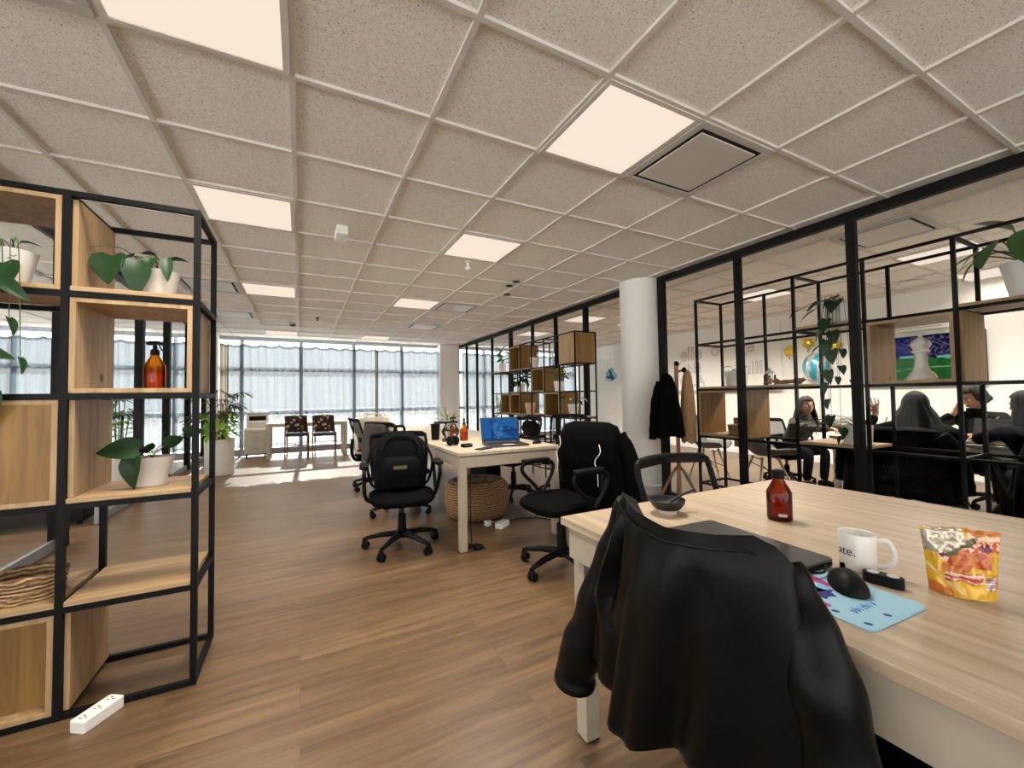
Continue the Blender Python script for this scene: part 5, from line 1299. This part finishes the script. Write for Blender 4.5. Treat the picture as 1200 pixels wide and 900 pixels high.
# balloons on the wall
def star_balloon(label, y, z, r, rot):
    t = thing('star_balloon', label, 'balloon', (WX-.0555, y, z), 0)
    bm = B(); n = 10; P = []
    for k in range(n):
        a = 2*PI*k/n+rot; q = r if k % 2 == 0 else r*.5; P.append((q*cos(a), q*sin(a)))
    for s in (-1, 1):
        c = bm.verts.new((s*.055, 0, 0)); ring = [bm.verts.new((s*.030, a*.55, b*.55)) for a, b in P]; out = [bm.verts.new((0, a, b)) for a, b in P]
        for k in range(n):
            bm.faces.new((c, ring[k], ring[(k+1) % n])); bm.faces.new((ring[k], out[k], out[(k+1) % n], ring[(k+1) % n]))
    bmesh.ops.remove_doubles(bm, verts=bm.verts[:], dist=.0005); obj('foil', bm, 'yellowfoil', t, smooth=True, sub=1)
    bm = B(); tube(bm, [(0, 0, -r*.6), (.01, .01, -r*.6-.05)], [.008, .014], 8); obj('balloon_tail', bm, 'yellowfoil', t, smooth=True)
star_balloon('gold star balloon on the left of the three above the blue balloon', 4.10, 1.88, .15, .3)
star_balloon('gold star balloon in the middle of the three on meeting room wall', 3.80, 1.98, .15, 1.0)
star_balloon('gold star balloon on the right, beside the trailing pothos', 3.42, 1.90, .17, .6)
t = thing('round_balloon', 'turquoise and silver striped balloon below the gold star balloons', 'balloon', (WX-.1405, 3.66, 1.57), 0)
bm = B(); ell(bm, (0, 0, 0), (.14, .185, .225), 28, 18)
bm.faces.ensure_lookup_table()
for f in bm.faces:
    c = f.calc_center_median(); f.material_index = 0 if int((c.y+c.z*.2+1)*13) % 2 == 0 else 1
obj('foil', bm, None, t, smooth=True, mats=['bluefoil', 'silverfoil'])
bm = B(); tube(bm, [(0, -.05, -.235), (0, -.07, -.28)], [.012, .03], 10); obj('balloon_tail', bm, 'bluefoil', t, smooth=True)
t = thing('light_switch', 'white wall plate low on the meeting room wall near coat rack', 'switch', (WX-.008, 6.35, .95), 0)
bm = B(); box(bm, 0, .008, -.06, .06, -.09, .09); obj('plate', bm, 'ventgrey', t, bevel=.002)
bm = B(); box(bm, -.003, 0, -.02, .02, -.03, .03); obj('rocker', bm, 'whiteplas', t)
# items on meeting table
def simple_laptop(label, loc, rz):
    t = thing('laptop', label, 'laptop', loc, rz)
    bm = B(); poly_prism(bm, rrect(-.16, .16, -.11, .11, .01), .001, .014); obj('laptop_base', bm, 'laptop', t, bevel=.002)
    bm = B(); box(bm, -.14, .14, -.03, .08, .0142, .015); obj('keyboard', bm, 'blackplas', t)
    bm = B(); vs = box(bm, -.16, .16, 0, .007, 0, .21)
    for v in vs: y, z = v.co.y, v.co.z; v.co.y = .108+y*cos(.3)+z*sin(.3); v.co.z = .014+z*cos(.3)-y*sin(.3)
    obj('laptop_lid', bm, 'laptop', t)
simple_laptop('open dark laptop on the meeting table in front of the woman', (5.22, 2.12, .68), R(200))
simple_laptop('open dark laptop on the meeting table beside the two people at right', (5.30, 1.28, .68), R(-100))
t = thing('paper_sheet', 'white paper sheets on the meeting table near the seated man', 'paper', (5.12, 1.62, .68), R(20))
bm = B(); box(bm, -.105, .105, -.148, .148, 0, .002); obj('sheet', bm, 'whiteplas', t)
bm = B(); box(bm, -.10, .10, -.14, .15, .0021, .0035); obj('sheet', bm, 'whiteplas', t)
for (x, y, l) in ((5.70, 2.02, 'clear glass on meeting table in front of the woman'), (5.45, 1.05, 'clear glass at the right part of meeting table')):
    t = thing('drinking_glass', l, 'glass', (x, y, .68))
    bm = B(); lathe(bm, [(.001, 0), (.028, 0), (.036, .11), (.034, .11), (.027, .006), (.001, .006)], 20, cap=False); obj('glass_body', bm, 'cleargl', t, smooth=True)

# ------------------------------------------------------------------ people
def skin_bm(verts, edges, sub=1):
    bm = B(); ly = bm.verts.layers.skin.verify(); vs = []
    for k, (co, r) in enumerate(verts):
        v = bm.verts.new(co); rr = r if isinstance(r, tuple) else (r, r); v[ly].radius = rr; v[ly].use_root = (k == 0); vs.append(v)
    for a, b in edges: bm.edges.new((vs[a], vs[b]))
    me = bpy.data.meshes.new('tmp'); bm.to_mesh(me); bm.free()
    o = bpy.data.objects.new('tmp', me); C.objects.link(o)
    o.modifiers.new('s', 'SKIN').use_smooth_shade = True
    if sub: m = o.modifiers.new('u', 'SUBSURF'); m.levels = sub; m.render_levels = sub
    dg = bpy.context.evaluated_depsgraph_get(); dg.update()
    ev = bpy.data.meshes.new_from_object(o.evaluated_get(dg))
    bm = B(); bm.from_mesh(ev)
    bpy.data.objects.remove(o); bpy.data.meshes.remove(me); bpy.data.meshes.remove(ev)
    return bm
def merge(dst, src):
    me = bpy.data.meshes.new('m'); src.to_mesh(me); src.free(); dst.from_mesh(me); bpy.data.meshes.remove(me)
def head_bm(c, f, u, s=1.0):
    f = f.normalized(); u = (u-f*u.dot(f)).normalized(); r = f.cross(u)
    bm = B(); n, m = 40, 30
    ell(bm, (0, 0, 0), (1, 1, 1), n, m)
    for v in bm.verts:
        x, y, z = v.co          # x right, y forward, z up
        w = 1.0-.20*max(0, -z)**1.4-.04*max(0, z)
        X, Y, Z = x*.074*w, y*.092*(1-.10*max(0, -z)*(y < 0)), z*.118
        if y > .2:
            k = (y-.2)/.8
            Y += k*(.026*math.exp(-(x/.13)**2-((z+.13)/.16)**2)+.012*math.exp(-(x/.10)**2-((z-.08)/.16)**2))      # nose
            Y -= k*.016*(math.exp(-((abs(x)-.36)/.17)**2-((z-.10)/.11)**2))                                       # eye sockets
            Y += k*.008*math.exp(-((z-.27)/.09)**2-(x/.6)**2)                                                    # brow
            Y += k*.008*math.exp(-(x/.24)**2-((z+.44)/.08)**2)                                                   # lips
            Y += k*.014*math.exp(-(x/.25)**2-((z+.78)/.14)**2)                                                   # chin
        v.co = Vector(c)+(r*X+f*Y+u*Z)*s
    for sd in (-1, 1):
        e = B(); ell(e, (0, 0, 0), (.012, .020, .032), 10, 8)
        for v in e.verts: q = v.co.copy(); v.co = Vector(c)+(r*(sd*.074+q.x)+f*(-.008+q.y)+u*(.0+q.z))*s
        merge(bm, e)
    return bm
def hand_chain(verts, edges, wi, wrist, d, n, curl=.35, s=1.0, side=1):
    """palm and five fingers continuing from wrist vertex index wi; d hand direction, n palm normal (fingers curl toward n)"""
    d = d.normalized(); n = (n-d*n.dot(d)).normalized(); b = d.cross(n)*side
    palm = len(verts); verts.append((wrist+d*.045*s, (.030*s, .017*s))); edges.append((wi, palm))
    for k, (off, L) in enumerate(((-.033, .066), (-.011, .078), (.012, .073), (.034, .058))):
        kn = len(verts); verts.append((wrist+d*.088*s+b*off*s, .0082*s)); edges.append((palm, kn)); prev = kn; p = wrist+d*.088*s+b*off*s; ang = curl*.4*(1+.12*k)
        for q in range(3):
            p = p+(d*cos(ang)+n*sin(ang)+b*off*3.2*(1 if curl < .3 else .2)).normalized()*L*s*(.42, .32, .26)[q]; ang += curl
            verts.append((p, (.0074, .0070, .0062)[q]*s)); edges.append((prev, len(verts)-1)); prev = len(verts)-1
    p = wrist+d*.030*s-b*.026*s; verts.append((p, .011*s)); edges.append((palm, len(verts)-1)); prev = len(verts)-1
    for q in range(2):
        p = p+(d*.7-b*.7+n*.35).normalized()*.033*s; verts.append((p, (.0095, .008)[q]*s)); edges.append((prev, len(verts)-1)); prev = len(verts)-1
def person(label, pelvis, f, head, hf, arms, top_mt, hair_mt, hair_len, hair_w=1.0, s=.95, legs=True, shoes='blackplas', hood=None, collar=True, feet=None):
    """arms: list of (side, elbow, wrist, hand dir, palm normal, curl)"""
    P = Vector(pelvis); f = Vector(f).normalized(); U = V(0, 0, 1); r = f.cross(U).normalized(); Hd = Vector(head); hf = Vector(hf).normalized()
    t = thing('person', label, 'person', (P.x, P.y, 0))
    def loc(bm): return xform(bm, Matrix.Translation((-P.x, -P.y, 0)))
    neck = Hd-U*.125*s-hf*.02*s; ch = neck-U*.13*s+(P-neck)*.08; ch = V(ch.x, ch.y, neck.z-.13*s); mid = (ch+P)/2-f*.02
    vb = [(P, (.120*s, .095*s)), (mid, (.100*s, .078*s)), (ch, (.112*s, .078*s)), (neck-U*.035*s, .050*s), (Hd-U*.06*s, .055*s)]
    eb = [(0, 1), (1, 2), (2, 3), (3, 4)]
    vt = [(P+U*.0, (.150*s, .125*s)), (mid, (.140*s, .115*s)), (ch+U*.01, (.160*s, .125*s)), (neck-U*.045*s, .082*s)]; et = [(0, 1), (1, 2), (2, 3)]
    for sd, el, wr, hd, hn, curl in arms:
        el, wr = Vector(el), Vector(wr); sh = ch+r*sd*.165*s+U*.045*s
        i = len(vb); vb += [(sh, .052*s), (el, .040*s), (wr, (.028*s, .024*s))]; eb += [(2, i), (i, i+1), (i+1, i+2)]
        hand_chain(vb, eb, i+2, wr, Vector(hd), Vector(hn), curl, s, sd)
        j = len(vt); w2 = el+(wr-el)*.90; vt += [(sh, .072*s), (sh+(el-sh)*.5, .062*s), (el, .056*s), (el+(wr-el)*.5, .048*s), (w2, .040*s)]; et += [(2, j)]+[(j+q, j+q+1) for q in range(4)]
    vp = [(P+U*.02, (.150*s, .125*s))]; ep = []
    shoe_pts = []
    for sd in (-1, 1):
        hip = P+r*sd*.095*s-U*.02; kn = hip+f*.40*s+r*sd*.03+U*.01; an = V(kn.x, kn.y, .085)-f*.04+r*sd*.01; toe = V(an.x, an.y, .035)+f*.17*s
        i = len(vb); vb += [(hip, .075*s), (kn, .052*s), (an, .036*s), (toe, .030*s)]; eb += [(0, i), (i, i+1), (i+1, i+2), (i+2, i+3)]
        j = len(vp); vp += [(hip, .088*s), (hip+(kn-hip)*.5, .078*s), (kn, .064*s), (kn+(an-kn)*.5, .055*s), (an+U*.01, .048*s)]; ep += [(0, j)]+[(j+q, j+q+1) for q in range(4)]
        shoe_pts.append((an, toe))
    bm = skin_bm(vb, eb, 1); merge(bm, head_bm(Hd, hf, U, s)); body = obj('body', loc(bm), 'skin', t, smooth=True)
    md = body.modifiers.new('remesh', 'REMESH'); md.mode = 'VOXEL'; md.voxel_size = .005; md.use_smooth_shade = True
    ms = body.modifiers.new('smooth', 'SMOOTH'); ms.factor = .5; ms.iterations = 2
    obj('jacket', loc(skin_bm(vt, et, 2)), top_mt, t, smooth=True)
    obj('trousers', loc(skin_bm(vp, ep, 2)), 'trouser', t, smooth=True)
    for an, toe in shoe_pts:
        bm = B(); tube(bm, spline([an-f*.05-U*.035, an-U*.02+f*.03, V(an.x, an.y, .045)+f*.12, V(toe.x, toe.y, .036)+f*.035], 4), [.040, .044, .042, .036, .020], 10)
        for v in bm.verts: v.co.z = max(.004, v.co.z)
        obj('shoe', loc(bm), shoes, t, smooth=True)
    # face features
    hu = (U-hf*U.dot(hf)).normalized(); hr = hf.cross(hu)
    def fp(x, y, z): return Hd+(hr*x+hf*y+hu*z)*s
    for sd in (-1, 1):
        bm = B(); ell(bm, fp(sd*.027, .073, .012), (.0125*s,)*3, 12, 8); e = obj('eye', loc(bm), 'eyewhite', t, smooth=True)
        bm = B(); ell(bm, fp(sd*.027, .0815, .012), (.0062*s,)*3, 10, 8); obj('iris', loc(bm), 'eyedark', e, smooth=True)
        bm = B(); tube(bm, [fp(sd*.012, .0955, .030), fp(sd*.027, .094, .035), fp(sd*.043, .083, .030)], .0036*s, 6); obj('eyebrow', loc(bm), 'brow', t, smooth=True)
    bm = B(); tube(bm, [fp(-.021, .084, -.052), fp(-.008, .0955, -.049), fp(0, .0965, -.0505), fp(.008, .0955, -.049), fp(.021, .084, -.052)], .0050*s, 6); tube(bm, [fp(-.019, .084, -.055), fp(0, .0955, -.0585), fp(.019, .084, -.055)], .0052*s, 6); obj('lips', loc(bm), 'lip', t, smooth=True)
    # hair: cap + curtain around sides and back
    bm = B(); rows = []
    n = 44; face = R(58); L = 16
    for i in range(L+1):
        v = i/L; row = []
        for k in range(n+1):
            a = face+(2*PI-2*face)*k/n          # angle from forward, going around the back
            if v < .45:
                ph = (v/.45)*R(92); rad_x, rad_y, z = .086*sin(ph), .104*sin(ph), .130*cos(ph)-.004
                aa = a if v > .16 else a
                fr = 1.0
            else:
                q = (v-.45)/.55; rad_x, rad_y, z = .086+(.030*hair_w)*sin(PI*min(1, q*.8)), .104+.018*hair_w*q, -.008-hair_len*q; aa = a
            wob = 1+.035*sin(a*9+v*4)+.03*sin(a*17+2)
            x = rad_x*sin(aa)*wob; y = rad_y*cos(aa)*wob-(.012*v)
            if v >= .45 and y > .02: y = .02+(y-.02)*.4
            p = Hd+(hr*x+hf*y+hu*max(z, -.02))*s+U*(min(0, z+.02))*s
            row.append(p)
        rows.append(row)
    grid(bm, rows); merge(bm, B())
    # fringe closing the front of the scalp
    rows = []
    for i in range(6):
        ph = R(4+9.5*i); row = []
        for k in range(13):
            a = -face+2*face*k/12; row.append(Hd+(hr*(.0885*sin(ph)*sin(a))+hf*(.107*sin(ph)*cos(a))+hu*(.132*cos(ph)-.004))*s)
        rows.append(row)
    grid(bm, rows); obj('hair', loc(bm), hair_mt, t, smooth=True, solid=.016)
    if collar:
        bm = B(); lathe(bm, [(.074*s, -.05*s), (.070*s, 0), (.064*s, .035*s), (.070*s, .036*s)], 20, tuple(neck-U*.03*s), cap=False); obj('collar', loc(bm), top_mt, t, smooth=True, solid=.008)
    return t
person('woman with long brown hair in grey-brown wool top facing the glass', (5.55, 3.06, .46), (-.25, -1, 0), (5.44, 2.79, .99), (-.55, -.83, -.10),
       [(-1, (5.24, 2.75, .74), (5.34, 2.46, .735), (-.6, -.6, -.05), (-.3, .2, -1), .3), (1, (5.72, 2.68, .74), (5.58, 2.44, .735), (.5, -.8, -.05), (.2, .2, -1), .3)],
       'cloth_grey', 'hairbrown', .30, 1.5)
person('person in black jacket with dark hair, back to the camera, one hand raised', (4.93, 1.70, .46), (1, .18, 0), (5.02, 1.655, 1.02), (.95, .3, -.02),
       [(-1, (5.02, 2.05, .74), (5.16, 2.00, .93), (-.1, .12, 1), (.9, .4, 0), .18), (1, (5.14, 1.40, .74), (5.32, 1.54, .735), (.9, .3, 0), (0, .2, -1), .5)],
       'cloth_black', 'hair', .24, 2.1, s=1.02)
person('person with short dark hair in black top holding a hand to the mouth', (6.02, 1.42, .47), (-1, .05, 0), (5.74, 1.47, 1.08), (-.80, .50, -.42),
       [(1, (5.60, 1.74, .76), (5.655, 1.575, .94), (.1, -.35, .9), (-.2, -.9, 0), .9), (-1, (5.62, 1.20, .74), (5.50, 1.40, .735), (-.5, .8, 0), (0, 0, -1), .5)],
       'cloth_black', 'hair', .05, .6)
person('person with shoulder-length black hair seen in profile at the right edge', (4.95, .87, .46), (.85, .52, 0), (5.05, 1.01, 1.02), (.38, .92, -.12),
       [(-1, (5.05, 1.28, .74), (5.25, 1.26, .735), (.8, .2, 0), (0, 0, -1), .5), (1, (5.24, .78, .74), (5.34, 1.0, .735), (.5, .8, 0), (0, 0, -1), .5)],
       'cloth_black', 'hair', .20, 1.2)
plain_chair('black swivel chair under the woman at the table end', 5.56, 3.10, R(256))
plain_chair('black swivel chair under the person with back to the camera', 4.89, 1.70, R(8))
plain_chair('black swivel chair under the person holding a hand to the mouth', 6.06, 1.42, R(180))
plain_chair('black swivel chair under the person at the right edge', 4.92, .85, R(32))

garment('coat', 'wide black coat draped over the chair of the person with back to camera', 'coat', (4.89, 1.70, 0), R(8)-PI/2, [(.84, .20, .05, -.295), (.82, .27, .075, -.295), (.70, .32, .085, -.285), (.48, .36, .10, -.285), (.24, .38, .10, -.285)],
        [([(-.27, -.30, .78), (-.36, -.27, .62), (-.39, -.24, .44), (-.40, -.23, .32)], (.07, .055)), ([(.27, -.30, .78), (.36, -.27, .62), (.39, -.25, .44), (.40, -.24, .32)], (.07, .055))], 'cloth_black', seed=9)
garment('coat', 'black coat draped over the chair at the right edge behind glass', 'coat', (4.92, .85, 0), R(32)-PI/2, [(.84, .18, .05, -.295), (.82, .25, .075, -.295), (.68, .30, .10, -.30), (.45, .33, .12, -.315), (.22, .35, .13, -.33)], [], 'cloth_black', seed=12)
o = thing('round_ceiling_light', 'small round lit ceiling light in the meeting room above the television', 'ceiling light', (6.90, 2.26, HC-.004))
bm = B(); lathe(bm, [(.13, .004), (.135, -.012), (.115, -.014)], 32); obj('lamp_ring', bm, 'whiteplas', o, smooth=True)
bm = B(); lathe(bm, [(.113, -.010), (.001, -.012)], 32, cap=False); obj('diffuser', bm, 'panel', o, smooth=True)
lamp(11.45, -1, 'lit ceiling panel behind the big plant at the top right edge', .25)

# ------------------------------------------------------------------ outside, light, camera
bm = B(); box(bm, -60, 60, -40, 90, -.6, -.5); struct('ground', bm, 'ground')
w = bpy.data.worlds.new('sky'); S.world = w; w.use_nodes = True
t = w.node_tree; t.nodes.clear()
o = t.nodes.new('ShaderNodeOutputWorld'); bg = t.nodes.new('ShaderNodeBackground')
tc = t.nodes.new('ShaderNodeTexCoord'); sp = t.nodes.new('ShaderNodeSeparateXYZ'); rp = t.nodes.new('ShaderNodeValToRGB')
t.links.new(tc.outputs['Generated'], sp.inputs[0]); t.links.new(sp.outputs['Z'], rp.inputs[0])
rp.color_ramp.elements[0].position = .0; rp.color_ramp.elements[0].color = (1, .96, .90, 1)
rp.color_ramp.elements[1].position = .6; rp.color_ramp.elements[1].color = (.84, .88, .94, 1)
t.links.new(rp.outputs[0], bg.inputs[0]); bg.inputs[1].default_value = 1.9; t.links.new(bg.outputs[0], o.inputs[0])
sl = bpy.data.lights.new('sun', 'SUN'); sl.energy = 11.0; sl.angle = R(.6); sl.color = (1, .93, .82)
so = bpy.data.objects.new('sun', sl); C.objects.link(so)
d = V(-.02, -1, -.635); so.rotation_euler = d.to_track_quat('-Z', 'Y').to_euler(); so.location = (0, 20, 14)

F, yaw, pit, rol = 480.37, .476409, .0322966, -.014997
cy, sy, cp, sp_, cr, sr = cos(yaw), sin(yaw), cos(pit), sin(pit), cos(rol), sin(rol)
fw = V(sy*cp, cy*cp, sp_); rt = V(cy, -sy, 0); up = rt.cross(fw)
r2 = rt*cr+up*sr; u2 = -rt*sr+up*cr
cd = bpy.data.cameras.new('camera'); cd.sensor_width = 36; cd.sensor_fit = 'HORIZONTAL'; cd.lens = F*36/1200; cd.clip_start = .02; cd.clip_end = 300
co = bpy.data.objects.new('camera', cd); C.objects.link(co)
co.matrix_world = Matrix(((r2.x, u2.x, -fw.x, 0), (r2.y, u2.y, -fw.y, 0), (r2.z, u2.z, -fw.z, 1.15), (0, 0, 0, 1)))
S.camera = co
S.view_settings.view_transform = 'Standard'; S.view_settings.look = 'None'; S.view_settings.gamma = 1; S.view_settings.use_curve_mapping = False
S.view_settings.exposure = 1.05
S.cycles.use_denoising = True
S.cycles.max_bounces = 12; S.cycles.diffuse_bounces = 6; S.cycles.glossy_bounces = 4; S.cycles.transparent_max_bounces = 24; S.cycles.transmission_bounces = 6
S.cycles.caustics_reflective = False; S.cycles.caustics_refractive = False
